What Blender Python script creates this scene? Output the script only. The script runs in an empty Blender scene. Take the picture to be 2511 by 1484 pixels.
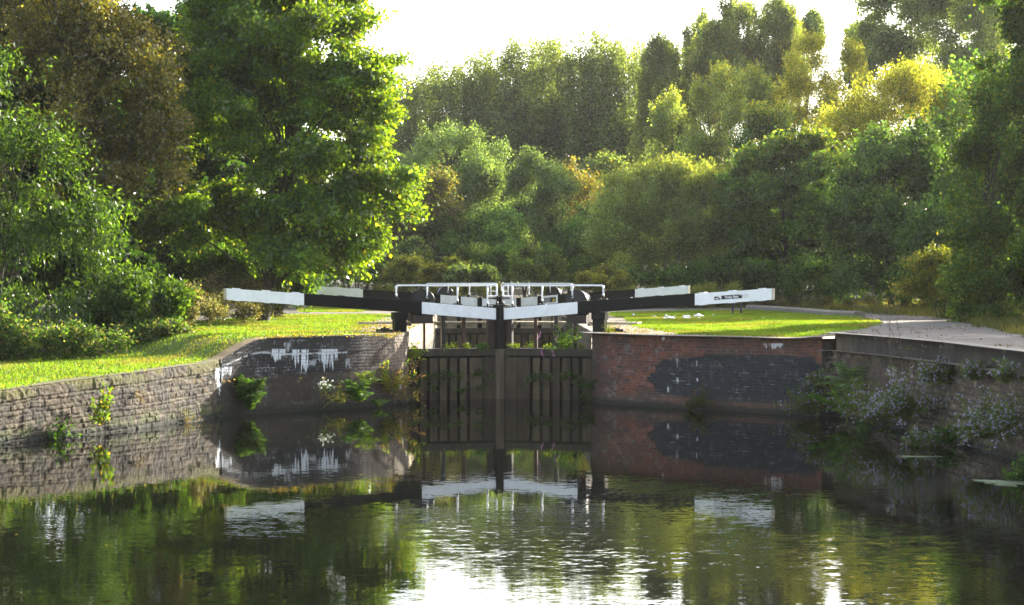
import bpy, bmesh, math, random
import numpy as np
from mathutils import Vector, noise as mnoise

R = math.radians
SC = bpy.context.scene
COL = SC.collection
F = 4565.0            # focal length in units of the survey table (2510 wide)
CH = 3.3              # camera height above the lower water
def at(px, py, Y):
    return np.array([(px - 1255.0) / F * Y, Y, CH - (py - 685.0) / F * Y])
def sstep(a, b, x):
    t = np.clip((x - a) / (b - a), 0, 1); return t * t * (3 - 2 * t)

# ------------------------------------------------------------------ tagging
def tag(o, label=None, cat=None, group=None, kind=None):
    if label: o['label'] = label
    if cat: o['category'] = cat
    if group: o['group'] = group
    if kind: o['kind'] = kind
    return o
def empty(name, loc, label=None, cat=None, group=None):
    o = bpy.data.objects.new(name, None); COL.objects.link(o)
    o.location = loc; o.empty_display_size = .3
    return tag(o, label, cat, group)
def mesh_obj(name, V, Q, mats, parent=None, cols=None, origin=(0, 0, 0), mi=None, smooth=False, T=None):
    """V (n,3) world coords, Q (m,4) quads and/or T (k,3) triangles"""
    V = np.asarray(V, dtype=np.float32) - np.asarray(origin, dtype=np.float32)
    me = bpy.data.meshes.new(name)
    me.vertices.add(len(V)); me.vertices.foreach_set('co', V.ravel())
    loops = []; starts = []; tot = []
    off = 0
    if Q is not None and len(Q):
        Q = np.asarray(Q, dtype=np.int32); loops.append(Q.ravel()); n = len(Q)
        starts.append(np.arange(n) * 4 + off); off += 4 * n
    if T is not None and len(T):
        T = np.asarray(T, dtype=np.int32); loops.append(T.ravel()); n = len(T)
        starts.append(np.arange(n) * 3 + off); off += 3 * n
    L = np.concatenate(loops).astype(np.int32); S = np.concatenate(starts).astype(np.int32)
    me.loops.add(len(L)); me.loops.foreach_set('vertex_index', L)
    me.polygons.add(len(S)); me.polygons.foreach_set('loop_start', S)
    if mi is not None: me.polygons.foreach_set('material_index', np.asarray(mi, dtype=np.int32))
    me.update(calc_edges=True); me.validate()
    if smooth: me.polygons.foreach_set('use_smooth', np.ones(len(S), dtype=bool))
    if cols is not None:
        a = me.attributes.new('Col', 'FLOAT_COLOR', 'POINT')
        c = np.ones((len(V), 4), dtype=np.float32); c[:, :3] = cols
        a.data.foreach_set('color', c.ravel())
    for m in (mats if isinstance(mats, (list, tuple)) else [mats]): me.materials.append(m)
    o = bpy.data.objects.new(name, me); COL.objects.link(o)
    if parent: o.parent = parent
    else: o.location = origin
    return o

# ------------------------------------------------------------------ materials
MAT = {}
def newmat(name):
    m = bpy.data.materials.new(name); m.use_nodes = True
    nt = m.node_tree; nt.nodes.clear(); MAT[name] = m
    out = nt.nodes.new('ShaderNodeOutputMaterial')
    return m, nt, out
def N(nt, t, **kw):
    n = nt.nodes.new(t)
    for k, v in kw.items():
        if k.startswith('i_'): n.inputs[k[2:].replace('_', ' ')].default_value = v
        else: setattr(n, k, v)
    return n
def mul_noise(nt, colsock, scale, lo, hi, detail=4, stretch=None):
    """colour * mapped noise -> socket"""
    tc = N(nt, 'ShaderNodeTexCoord'); vec = tc.outputs['Object']
    if stretch:
        mp = N(nt, 'ShaderNodeMapping'); mp.inputs['Scale'].default_value = stretch
        nt.links.new(vec, mp.inputs['Vector']); vec = mp.outputs['Vector']
    no = N(nt, 'ShaderNodeTexNoise'); no.inputs['Scale'].default_value = scale; no.inputs['Detail'].default_value = detail
    no.inputs['Roughness'].default_value = .65
    nt.links.new(vec, no.inputs['Vector'])
    mr = N(nt, 'ShaderNodeMapRange'); mr.inputs['From Min'].default_value = .3; mr.inputs['From Max'].default_value = .7
    mr.inputs['To Min'].default_value = lo; mr.inputs['To Max'].default_value = hi
    nt.links.new(no.outputs['Fac'], mr.inputs['Value'])
    mx = N(nt, 'ShaderNodeMix', data_type='RGBA', blend_type='MULTIPLY'); mx.inputs['Factor'].default_value = 1
    nt.links.new(colsock, mx.inputs['A']); nt.links.new(mr.outputs['Result'], mx.inputs['B'])
    return mx.outputs['Result'], no
def surf(name, rgb=None, rough=.8, noise=(4, .8, 1.15), stretch=None, bump=0, bscale=None, metal=0, spec=.5, attr=False, coat=0):
    m, nt, out = newmat(name)
    b = N(nt, 'ShaderNodeBsdfPrincipled')
    b.inputs['Roughness'].default_value = rough; b.inputs['Metallic'].default_value = metal
    b.inputs['Specular IOR Level'].default_value = spec
    if attr:
        a = N(nt, 'ShaderNodeAttribute', attribute_name='Col'); c = a.outputs['Color']
    else:
        a = N(nt, 'ShaderNodeRGB'); a.outputs[0].default_value = (*rgb, 1); c = a.outputs[0]
    no = None
    if noise: c, no = mul_noise(nt, c, noise[0], noise[1], noise[2], stretch=stretch)
    nt.links.new(c, b.inputs['Base Color'])
    if bump:
        tc = N(nt, 'ShaderNodeTexCoord'); n2 = N(nt, 'ShaderNodeTexNoise'); n2.inputs['Scale'].default_value = bscale or 20
        n2.inputs['Detail'].default_value = 5
        nt.links.new(tc.outputs['Object'], n2.inputs['Vector'])
        bp = N(nt, 'ShaderNodeBump'); bp.inputs['Distance'].default_value = bump; bp.inputs['Strength'].default_value = 1
        nt.links.new(n2.outputs['Fac'], bp.inputs['Height']); nt.links.new(bp.outputs['Normal'], b.inputs['Normal'])
    nt.links.new(b.outputs['BSDF'], out.inputs['Surface'])
    return m
def leafmat(name, trans=.5, tint=(1.5, 1.6, .45), gloss=.05, grough=.4):
    m, nt, out = newmat(name)
    a = N(nt, 'ShaderNodeAttribute', attribute_name='Col')
    d = N(nt, 'ShaderNodeBsdfDiffuse'); t = N(nt, 'ShaderNodeBsdfTranslucent'); g = N(nt, 'ShaderNodeBsdfGlossy')
    g.inputs['Roughness'].default_value = grough
    mx = N(nt, 'ShaderNodeMix', data_type='RGBA', blend_type='MULTIPLY'); mx.inputs['Factor'].default_value = 1
    nt.links.new(a.outputs['Color'], mx.inputs['A']); mx.inputs['B'].default_value = (*tint, 1)
    nt.links.new(a.outputs['Color'], d.inputs['Color']); nt.links.new(mx.outputs['Result'], t.inputs['Color'])
    s1 = N(nt, 'ShaderNodeMixShader'); s1.inputs[0].default_value = trans
    nt.links.new(d.outputs[0], s1.inputs[1]); nt.links.new(t.outputs[0], s1.inputs[2])
    s2 = N(nt, 'ShaderNodeMixShader'); s2.inputs[0].default_value = gloss
    nt.links.new(s1.outputs[0], s2.inputs[1]); nt.links.new(g.outputs[0], s2.inputs[2])
    nt.links.new(s2.outputs[0], out.inputs['Surface'])
    return m
M_leaf = leafmat('leaf', .55, (2.05, 2.3, .5), .02)
M_leafgloss = leafmat('leaf_glossy', .55, (4.4, 2.8, .45), .04, .3)
M_leafcherry = leafmat('leaf_cherry', .5, (2.7, 2.4, .45), .025, .3)
M_leafolive = leafmat('leaf_olive', .5, (2.1, 2.0, .5), .05, .35)
M_leafyel = leafmat('leaf_autumn', .52, (1.5, 1.55, .55), .03)
M_grass = leafmat('grass_blade', .6, (2.2, 2.0, .4), .02)
M_fern = leafmat('fern_frond', .5, (1.6, 1.8, .5), .03)
M_flower = leafmat('petal', .4, (1.2, 1.2, 1.2), 0.0)
M_bark = surf('bark', (.05, .04, .03), .9, (6, .6, 1.3), (1, 1, .25), bump=.02, bscale=14)
M_barkpale = surf('bark_pale', (.16, .13, .10), .9, (6, .6, 1.3), (1, 1, .25))
M_white = surf('white_paint', (.84, .84, .83), .5, (4, .86, 1.04), bump=.0015, bscale=9)
M_cream = surf('cream_paint', (.55, .48, .36), .6, (9, .8, 1.1))
M_black = surf('black_paint', (.0025, .0025, .003), .4, (5, .6, 1.6), bump=.002, bscale=12, spec=.12)
M_rail = surf('white_gloss_paint', (.82, .82, .82), .35, (14, .9, 1.04))
M_iron = surf('black_iron', (.009, .008, .008), .35, (20, .6, 1.8), spec=.35)
M_rust = surf('rust', (.045, .018, .010), .85, (14, .6, 1.5))
M_brass = surf('dull_brass', (.25, .19, .10), .4, (30, .6, 1.3), metal=.6)
M_oldwood = surf('wet_old_wood', None, .9, (7, .55, 1.35), (1, 1, .12), bump=.006, bscale=25, attr=True)
M_boxwood = surf('brown_timber', (.025, .014, .009), .75, (9, .6, 1.4), (1, 1, .2))
M_plank = surf('weathered_plank', (.34, .29, .22), .8, (12, .7, 1.2))
M_wall = surf('masonry', None, .88, (22, .82, 1.15), attr=True, bump=.004, bscale=60)
M_ground = surf('turf_and_earth', None, .95, (9, .78, 1.2), attr=True, bump=.02, bscale=14)
M_concrete = surf('concrete', None, .85, (5, .72, 1.15), (1, 1, .4), attr=True, bump=.006, bscale=20)
M_litter = surf('crumpled_white_film', (.8, .8, .82), .5, None)
M_signblack = surf('sign_black', (.01, .01, .012), .4, None)
M_signwhite = surf('sign_white', (.75, .75, .74), .4, None)
M_signyellow = surf('sign_yellow', (.75, .50, .03), .4, None)
M_signgrey = surf('sign_grey', (.16, .17, .18), .4, None)
M_signbrown = surf('sign_brown', (.22, .13, .10), .4, None)
M_dark = surf('dark_metal', (.05, .055, .065), .45, (8, .8, 1.2))

def water_mat(name, amp, base=(.004, .0045, .003)):
    m, nt, out = newmat(name)
    b = N(nt, 'ShaderNodeBsdfPrincipled'); b.inputs['Base Color'].default_value = (*base, 1)
    b.inputs['Roughness'].default_value = .015; b.inputs['IOR'].default_value = 1.333
    tc = N(nt, 'ShaderNodeTexCoord')
    def noise(scale, st, detail=2):
        mp = N(nt, 'ShaderNodeMapping'); mp.inputs['Scale'].default_value = st
        mp.inputs['Rotation'].default_value = (0, 0, R(8))
        nt.links.new(tc.outputs['Object'], mp.inputs['Vector'])
        n = N(nt, 'ShaderNodeTexNoise'); n.inputs['Scale'].default_value = scale; n.inputs['Detail'].default_value = detail
        nt.links.new(mp.outputs['Vector'], n.inputs['Vector'])
        return n
    n1 = noise(7.5, (.4, 1, 1), 3); n2 = noise(24, (.5, 1, 1)); big = noise(.16, (.5, 1, 1), 3)
    sub = N(nt, 'ShaderNodeVectorMath', operation='SUBTRACT'); sub.inputs[1].default_value = (.5, .5, .5)
    nt.links.new(n1.outputs['Color'], sub.inputs[0])
    sub2 = N(nt, 'ShaderNodeVectorMath', operation='SUBTRACT'); sub2.inputs[1].default_value = (.5, .5, .5)
    nt.links.new(n2.outputs['Color'], sub2.inputs[0])
    ad = N(nt, 'ShaderNodeVectorMath', operation='ADD')
    nt.links.new(sub.outputs[0], ad.inputs[0]); nt.links.new(sub2.outputs[0], ad.inputs[1])
    mr = N(nt, 'ShaderNodeMapRange'); mr.inputs['From Min'].default_value = .42; mr.inputs['From Max'].default_value = .62
    mr.inputs['To Min'].default_value = amp * .35; mr.inputs['To Max'].default_value = amp * 1.7
    nt.links.new(big.outputs['Fac'], mr.inputs['Value'])
    # calmer near the walls and gates (far end), livelier in the open pool
    sx = N(nt, 'ShaderNodeSeparateXYZ'); nt.links.new(tc.outputs['Object'], sx.inputs[0])
    mr2 = N(nt, 'ShaderNodeMapRange'); mr2.inputs['From Min'].default_value = 19; mr2.inputs['From Max'].default_value = 35
    mr2.inputs['To Min'].default_value = 1; mr2.inputs['To Max'].default_value = .09
    nt.links.new(sx.outputs['Y'], mr2.inputs['Value'])
    mm = N(nt, 'ShaderNodeMath', operation='MULTIPLY')
    nt.links.new(mr.outputs[0], mm.inputs[0]); nt.links.new(mr2.outputs[0], mm.inputs[1])
    sc = N(nt, 'ShaderNodeVectorMath', operation='SCALE'); nt.links.new(ad.outputs[0], sc.inputs[0]); nt.links.new(mm.outputs[0], sc.inputs['Scale'])
    an = N(nt, 'ShaderNodeVectorMath', operation='MULTIPLY'); an.inputs[1].default_value = (.6, 1, 0)
    nt.links.new(sc.outputs[0], an.inputs[0])
    up = N(nt, 'ShaderNodeVectorMath', operation='ADD'); up.inputs[1].default_value = (0, 0, 1); nt.links.new(an.outputs[0], up.inputs[0])
    nm = N(nt, 'ShaderNodeVectorMath', operation='NORMALIZE'); nt.links.new(up.outputs[0], nm.inputs[0])
    nt.links.new(nm.outputs[0], b.inputs['Normal'])
    nt.links.new(b.outputs[0], out.inputs['Surface'])
    return m

# ------------------------------------------------------------------ numpy noise
def vnoise(x, y, seed=0):
    x = np.asarray(x, dtype=np.float64); y = np.asarray(y, dtype=np.float64)
    xi = np.floor(x).astype(np.int64); yi = np.floor(y).astype(np.int64); xf = x - xi; yf = y - yi
    def h(a, b):
        n = (a * 374761393 + b * 668265263 + seed * 1442695041) & 0xffffffff
        n = ((n ^ (n >> 13)) * 1274126177) & 0xffffffff
        return ((n ^ (n >> 16)) & 0xffff) / 65535.0
    u = xf * xf * (3 - 2 * xf); v = yf * yf * (3 - 2 * yf)
    return (h(xi, yi) * (1 - u) + h(xi + 1, yi) * u) * (1 - v) + (h(xi, yi + 1) * (1 - u) + h(xi + 1, yi + 1) * u) * v
def fbm(x, y, seed=0, o=4):
    s = 0; a = .5; t = 0
    for i in range(o):
        s = s + a * vnoise(x, y, seed + i * 17); t += a; a *= .55; x = x * 2.03; y = y * 2.03
    return s / t
def hash2(a, b, seed=0):
    n = (a.astype(np.int64) * 374761393 + b.astype(np.int64) * 668265263 + seed * 1442695041) & 0xffffffff
    n = ((n ^ (n >> 13)) * 1274126177) & 0xffffffff
    return ((n ^ (n >> 16)) & 0xffff) / 65535.0
def inpoly(x, y, poly):
    r = np.zeros(np.shape(x), dtype=bool); n = len(poly)
    for i in range(n):
        x0, y0 = poly[i]; x1, y1 = poly[(i + 1) % n]
        if y0 == y1: continue
        c = ((y0 > y) != (y1 > y)) & (x < (x1 - x0) * (y - y0) / (y1 - y0) + x0)
        r ^= c
    return r

# ------------------------------------------------------------------ banks, walls
def chaikin(p, it=2, keep=()):
    p = [np.array(q, float) for q in p]
    for _ in range(it):
        q = [p[0]]
        for a, b in zip(p[:-1], p[1:]): q += [a * .75 + b * .25, a * .25 + b * .75]
        q.append(p[-1]); p = q
    return np.array(p)
LW1 = np.array([(-16, 20), (-12.2, 32), (-10.17, 37.0), (-8.4, 40.6), (-7.22, 43.7), (-6.95, 44.5)], float)      # stone bank wall
LW2 = chaikin([(-6.95, 44.5), (-6.36, 45.5), (-5.4, 46.4), (-4.18, 47.4), (-3.5, 48.3), (-3.0, 49.1), (-2.84, 49.7), (-2.82, 50.4)], 2)
LW3 = np.array([(-2.82, 50.4), (-3.0, 74.2)], float)
LW4 = np.array([(-3.0, 74.2), (-4.6, 77), (-5.2, 84), (-3.6, 88.5), (-.6, 90)], float)
RW1 = chaikin([(2.16, 50.4), (2.16, 49.9), (2.36, 49.2), (3.3, 48.3), (4.6, 47.2), (5.6, 46.4), (6.5, 45.55), (7.44, 44.6)], 2)
RW2 = np.array([(7.44, 44.6), (7.80, 44.35), (8.45, 41.2), (8.98, 37.4), (9.2, 33.4), (9.6, 28), (12.5, 10)], float)
RW3 = np.array([(2.16, 50.4), (2.0, 74.2)], float)
RW4 = np.array([(2.0, 74.2), (3.8, 77), (4.4, 84), (2.6, 88.5), (-.6, 90)], float)
HU = [30, 33.4, 37.3, 43.4, 44.5, 45.9, 46.6, 47.4]; HZ = [1.06, 1.10, 1.21, 1.33, 1.38, 1.72, 1.84, 1.87]
def h_left(x, y):
    u_ = y + 1.2 * (x + 7); h = (np.interp(u_ - .25, HU, HZ) + np.interp(u_, HU, HZ) + np.interp(u_ + .25, HU, HZ)) / 3
    h = h + .10 * np.maximum(0, -x - 12) * sstep(45, 60, y) * .5
    return h + .25 * sstep(95, 140, y) + .03 * (fbm(x * .5, y * .5, 3) - .5)
def h_right(x, y):
    h = 1.87 + 0 * y + .10 * sstep(6.8, 8.2, x) * (1 - sstep(60, 75, y))
    h = h + sstep(88, 118, y) * sstep(3, 14, x) * .9 + .03 * np.maximum(0, x - 18)
    return h + .25 * sstep(95, 140, y) + .03 * (fbm(x * .5, y * .5, 5) - .5)
LEDGE = np.vstack([[(-22, -2)], LW1, LW2[1:], LW3[1:], LW4[1:], [(-.6, 150)]])
REDGE = np.vstack([[(-.6, 150)], RW4[::-1], RW3[::-1][1:], RW1[1:], RW2[1:], [(13.5, -2)]])
def edge_left(y): return np.interp(y, LEDGE[:, 1], LEDGE[:, 0])
def edge_right(y):
    o = np.argsort(REDGE[:, 1], kind='stable'); return np.interp(y, REDGE[o, 1], REDGE[o, 0])

PY = lambda d: 685 + 6528.0 / d
def gp(px, py, h=1.87):
    d = (CH - h) * F / (py - 685.0); return ((px - 1255) / F * d, d)
RLAWN = [gp(1478, 767), gp(1600, 765), gp(1700, 762), gp(1850, 762), gp(2000, 772), gp(2110, 785), gp(2165, 800), gp(2120, 815), (8.0, 46.6), (7.35, 45.3),
         (5.2, 47.5), (4.4, 48.6), gp(1640, 815), gp(1575, 805), gp(1540, 795), gp(1530, 782), gp(1495, 774)]
GRASS_G = np.array((.075, .125, .018)); GRASS_Y = np.array((.12, .13, .03))
EARTH = np.array((.20, .155, .10)); PATH = np.array((.155, .128, .105)); MOSS = np.array((.17, .13, .03)); SOIL = np.array((.06, .05, .03))
def left_masks(x, y):
    n = fbm(x * 1.6, y * .9, 21); n2 = fbm(x * .5, y * .3, 25)
    e = x - edge_left(y)                      # negative inland
    grass = np.ones(np.shape(x))
    # worn earth beside the lock chamber
    worn = sstep(-2.6, -1.1, e + (n - .5) * 1.6) * sstep(47.6, 49.5, y + (n - .5))
    path = sstep(76.0, 76.6, y + n * .8) * (1 - sstep(81.0, 82.0, y + n * .8)) * sstep(-12, -9, x)
    far = sstep(98, 104, y)
    edge = sstep(-.36, -.2, e + (n - .5) * .5) * sstep(.30, .42, fbm(y * .9, y * 0 + 3.3, 63) + .25 * (y > 45))
    hedge = sstep(.2, .8, (-x - 7.6 - .0) - np.interp(y, [30, 37, 45, 53, 63, 72, 80, 90], [9.5, 7.6, 5.1, 3.3, 2.6, 1.2, .9, 2.2]) + (n - .5) * .8)
    g = grass * (1 - worn) * (1 - path) * (1 - edge) * (1 - hedge) * (1 - far * .7)
    return g, worn, path, edge, hedge, far, n, n2
def right_masks(x, y):
    n = fbm(x * 1.6, y * .9, 31)
    px = x; lawn = inpoly(x + (n - .5) * .5, y + (n - .5) * 1.2, RLAWN).astype(float)
    e = x - edge_right(y)
    verge = sstep(0, 1, (y - np.interp(x, [4, 8.5, 12.5, 14.5, 16, 20], [87, 90, 91, 80, 66, 58])) / 2 + (n - .5) * 2)
    verge = np.maximum(verge, sstep(-.2, .6, x - np.interp(y, [30, 41.5, 50, 59, 77, 90], [10.7, 11.5, 12.6, 14.0, 16.9, 19]) + (n - .5) * 1.2) * sstep(20, 30, y))
    lawn = lawn * sstep(.12, .3, e)
    return lawn, verge, e, n

def ground_grid(side, name, label):
    ys = np.unique(np.concatenate([np.arange(-2, 30, 2.0), np.arange(30, 42, .4), np.arange(42, 52, .1), np.arange(52, 95, .3), np.arange(95, 151, 2.0), [150],
                                   (LEDGE if side < 0 else REDGE)[:, 1]]))
    ys = ys[(ys >= -2) & (ys <= 150)]
    t = np.concatenate([np.arange(0, 1.2, .1), np.arange(1.2, 16, .22), np.arange(16, 30, 1.0), [32, 36, 42, 50, 60, 75, 95, 120, 150]])
    E = edge_left(ys) if side < 0 else edge_right(ys)
    X = E[:, None] + side * t[None, :]; Y = np.repeat(ys[:, None], len(t), 1)
    if side < 0:
        Z = h_left(X, Y); g, worn, path, edge, hedge, far, n, n2 = left_masks(X, Y)
        gy = (GRASS_G[None, None] * (1 - n2[..., None] * .6) + GRASS_Y[None, None] * n2[..., None] * .6)
        c = gy * 1.0
        for m, k in ((worn, EARTH), (path, PATH), (hedge, SOIL), (far, SOIL * 1.2)): c = c * (1 - m[..., None]) + k * m[..., None]
        ec = (MOSS * .6 + EARTH * .5)[None, None] * (.7 + .6 * n[..., None]); c = c * (1 - edge[..., None]) + ec * edge[..., None]
        patch = sstep(.55, .7, fbm(X * 2.3, Y * 1.2, 77))[..., None] * (worn[..., None]); c = c * (1 - patch * .6) + MOSS * patch * .6
    else:
        Z = h_right(X, Y); lawn, verge, e, n = right_masks(X, Y)
        c = np.ones(X.shape + (3,)) * PATH
        tan = sstep(0, 1, (7.6 - X) / .8 + (n - .5)) * (1 - sstep(74, 80, Y)); c = c * (1 - tan[..., None]) + EARTH * 1.05 * tan[..., None]
        cr = sstep(.60, .64, fbm(X * 1.1, Y * .8, 91)) * .25; c = c * (1 - cr[..., None])
        c = c * (1 - lawn[..., None]) + GRASS_G * lawn[..., None]
        c = c * (1 - verge[..., None]) + np.array((.055, .055, .022)) * verge[..., None]
        far = sstep(98, 104, Y)[..., None]; c = c * (1 - far) + SOIL * 1.2 * far
        ed = (1 - sstep(.2, .32, e))[..., None] * sstep(43.5, 44.5, Y)[..., None]; c = c * (1 - ed) + np.array((.24, .20, .17)) * ed
    c = c * (.8 + .4 * fbm(X * 3, Y * 3, 9))[..., None]
    nr, nc = X.shape; V = np.stack([X, Y, Z], -1).reshape(-1, 3)
    i = np.arange(nr - 1)[:, None] * nc + np.arange(nc - 1)[None]
    Q = np.stack([i, i + 1, i + nc + 1, i + nc], -1).reshape(-1, 4)
    if side < 0: Q = Q[:, ::-1]
    o = mesh_obj(name, V, Q, M_ground, cols=c.reshape(-1, 3), smooth=True)
    return tag(o, label, None, None, 'structure')
ground_grid(-1, 'ground_left_bank', 'grassy left canal bank rising to the lock side')
ground_grid(1, 'ground_right_bank', 'lawn, earth and towpath on the right lock side')
# far land beyond the upper canal
xs = np.linspace(-160, 160, 65); ys = np.concatenate([np.linspace(149.9, 300, 31)])
X, Y = np.meshgrid(xs, ys); Z = 2.1 + .02 * (Y - 150) + fbm(X * .05, Y * .05, 8) * .6 * sstep(150, 170, Y)
i = np.arange(len(ys) - 1)[:, None] * len(xs) + np.arange(len(xs) - 1)[None]
tag(mesh_obj('ground_far', np.stack([X, Y, Z], -1).reshape(-1, 3), np.stack([i, i + 1, i + len(xs) + 1, i + len(xs)], -1).reshape(-1, 4), M_ground,
             cols=np.tile(SOIL * 1.3, (X.size, 1)), smooth=True), 'far ground under the trees', None, None, 'structure')
# canal bed and water
def sheet(name, pts, z, mat, label):
    V = [(x, y, z) for x, y in pts]
    o = mesh_obj(name, V, [tuple(range(4))], mat); return tag(o, label, None, None, 'structure')
M_water = water_mat('pool_water', .060)
M_water2 = water_mat('upper_water', .004)
M_bed = surf('mud', (.03, .025, .02), .9, (2, .7, 1.2))
sheet('canal_bed', [(-24, -2.2), (15, -2.2), (15, 73.6), (-24, 73.6)], -1.2, M_bed, 'muddy bed of the canal')
sheet('water_lower', [(-23, -2.1), (14.5, -2.1), (14.5, 73.5), (-23, 73.5)], 0, M_water, 'dark still water of the lower pool')
sheet('water_upper', [(-7, 73.35), (6, 73.35), (6, 91), (-7, 91)], 1.30, M_water2, 'water of the upper canal behind the lock')

# ---- painted masonry walls
def resample(path, du):
    d = np.r_[0, np.cumsum(np.hypot(*np.diff(path, axis=0).T))]
    n = max(2, int(d[-1] / du) + 1); u = np.linspace(0, d[-1], n)
    return u, np.interp(u, d, path[:, 0]), np.interp(u, d, path[:, 1])
def wall(name, path, topf, du, dz, paint, label, zb=-.5, mat=None, depth_cap=.3, inward=1, cat='wall', capcol=(.3, .25, .2), batter=0.0, parent=None, proud=0.0, ends=False):
    """inward=+1: the solid side lies to the left of the path direction"""
    u, x, y = resample(path, du)
    tx = np.gradient(x); ty = np.gradient(y); l = np.hypot(tx, ty); nx, ny = -ty / l * inward, tx / l * inward   # towards the solid
    zt = topf(x, y)
    nz = int((np.max(zt) - zb) / dz) + 1
    w = np.linspace(0, 1, nz)
    Zg = zb + (zt[:, None] - zb) * w[None]; U = np.repeat(u[:, None], nz, 1)
    Xg = np.repeat(x[:, None], nz, 1); Yg = np.repeat(y[:, None], nz, 1)
    c, disp = paint(U, Zg, Xg, Yg, zt[:, None])
    off = -disp + batter * (Zg - zb) - proud
    VX = Xg + nx[:, None] * off; VY = Yg + ny[:, None] * off
    V = np.stack([VX, VY, Zg], -1)
    top = V[:, -1:, :].copy(); cc = c.copy()
    V = np.concatenate([V, top + np.array([0, 0, .004])], 1)
    V[:, -1, 0] += nx * .03; V[:, -1, 1] += ny * .03; V[:, -1, 2] += .006
    back = V[:, -1:, :].copy(); back[:, 0, 0] += nx * depth_cap; back[:, 0, 1] += ny * depth_cap
    V = np.concatenate([V, back], 1)
    n1 = (.75 + .5 * fbm(u * 4, u * 0, 4))[:, None, None] * np.array(capcol)
    cc = np.concatenate([cc, n1, n1], 1)
    nr, nc = V.shape[:2]
    i = np.arange(nr - 1)[:, None] * nc + np.arange(nc - 1)[None]
    Q = np.stack([i, i + nc, i + nc + 1, i + 1], -1).reshape(-1, 4)
    if inward < 0: Q = Q[:, ::-1]
    o = mesh_obj(name, V.reshape(-1, 3), Q, mat or M_wall, parent=parent, cols=cc.reshape(-1, 3), smooth=False)
    if not parent: tag(o, label, cat)
    return o
def bricks(U, Z, ztop, rh=.082, bl=.235, seed=0, hdr=True, m=.012):
    r = (ztop - Z) / rh; ri = np.floor(r).astype(int)
    L = np.where((ri % 2 == 0) | (not hdr), bl, bl * .5) if hdr else bl * np.ones(ri.shape)
    o = (ri % 2) * bl * .25 + hash2(ri, ri * 0, seed) * .03
    q = (U + o) / L; qi = np.floor(q).astype(int)
    fr = (r - ri) * rh; fq = (q - qi) * L
    mort = ((fr < m) | (fq < m)).astype(float)
    return ri, qi, mort, hash2(ri, qi, seed), hash2(ri, qi, seed + 5)
def proj(X, Y, Z): return 1255 + X / Y * F, 685 + (CH - Z) / Y * F
def mixc(c, k, m): return c * (1 - m[..., None]) + np.asarray(k) * m[..., None]
def streak(U, Z, seed): return fbm(U * 28, Z * 2.2, seed, 3)
def lichen(c, U, Z, seed, amt=.15, col=(.35, .34, .32)):
    m = sstep(.63, .72, fbm(U * 9, Z * 9, seed)) * amt; return mixc(c, col, m)
def waterline(c, Z, U, seed):
    m = 1 - sstep(.06, .22, Z + .12 * (fbm(U * 3, Z * 0, seed) - .5)); return mixc(c, (.012, .014, .008), m * .92)
def stains(c, PX, PYY, U, Z, boxes, seed, brick=None):
    tot = np.zeros(U.shape)
    for (x0, x1, y0, y1, s) in boxes:
        fx = (PX - x0) / (x1 - x0)
        jag = fbm(U * 22, U * 0, seed, 3)
        yb = y1 - (y1 - y0) * .75 * np.clip(jag * 1.3 - .2, 0, 1) - (y1 - y0) * .25 * (2 * fx - 1) ** 2
        m = sstep(0, .06, fx) * (1 - sstep(.94, 1, fx)) * sstep(-1, 1, PYY - y0) * (1 - sstep(-3, 3, PYY - yb))
        m *= sstep(.25, .5, streak(U, Z, seed + 3)) * s
        tot = np.maximum(tot, m)
    if brick is not None: tot = tot * (1 - brick * .45)
    return mixc(c, (.66, .68, .70), np.clip(tot, 0, 1))

# left rubble/stone bank wall
def paint_stone(U, Z, X, Y, zt):
    d = zt - Z
    hs = [0.24, .08, .13, .10, .15, .09, .13, .11, .14, .12, .15, .2, .2]; edges = np.cumsum(hs)
    dd = d + .07 * (fbm(U * 1.1, d * 2, 14) - .5) * np.clip(d / .3, 0, 1) + .02 * (fbm(U * 7, d * 7, 15) - .5)
    ri = np.searchsorted(edges, dd.ravel()).reshape(d.shape); e0 = np.r_[0, edges][np.minimum(ri, len(edges) - 1)]
    fr = dd - e0; L = .26 + .5 * hash2(ri, ri * 0, 3); L = np.where(ri == 0, .95, L)
    q = U / L + hash2(ri, ri, 8); qi = np.floor(q).astype(int); fq = (q - qi) * L
    h1 = hash2(ri, qi, 1); h2 = hash2(ri, qi, 2)
    rough = fbm(U * 14, Z * 14, 5); big = fbm(U * 2, Z * 2, 6)
    edge_w = .014 + .012 * rough
    mort = ((fr < edge_w) | (fq < edge_w)).astype(float)
    base = np.array((.050, .036, .021))[None, None] * (.55 + .8 * h1[..., None]); base = mixc(base, (.11, .078, .04), h2 * .45)
    base = base * (.6 + .8 * rough[..., None]); base = mixc(base, (.035, .029, .024), sstep(.40, .60, big) * .75)
    base = mixc(base, (.028, .022, .017), mort * .6)
    base = mixc(base, (.15, .12, .08), sstep(.58, .70, fbm(U * 5, Z * 14, 66)) * .6)
    base = mixc(base, (.10, .095, .02), sstep(.42, .6, fbm(U * 1.5, Z * 3, 16)) * np.clip(1.2 - d / .3, 0, 1) * .9)
    base = mixc(base, (.07, .08, .02), (1 - sstep(.1, .5, Z)) * sstep(.45, .6, fbm(U * 5, Z * 5, 19)))
    base = waterline(base, Z, U, 4)
    dsp = (1 - mort) * (.006 + .025 * h1) + .035 * (rough - .5) + .04 * (fbm(U * 5, Z * 7, 23) - .5)
    dsp = np.where(ri == 0, .02 + .025 * (1 - mort) * h1 + .05 * (rough - .5), dsp)
    PXX, PYY = proj(X, Y, Z); base = stains(base, PXX, PYY, U, Z, [(528, 568, 904, 990, 1)], 71)
    return base, dsp
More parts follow.
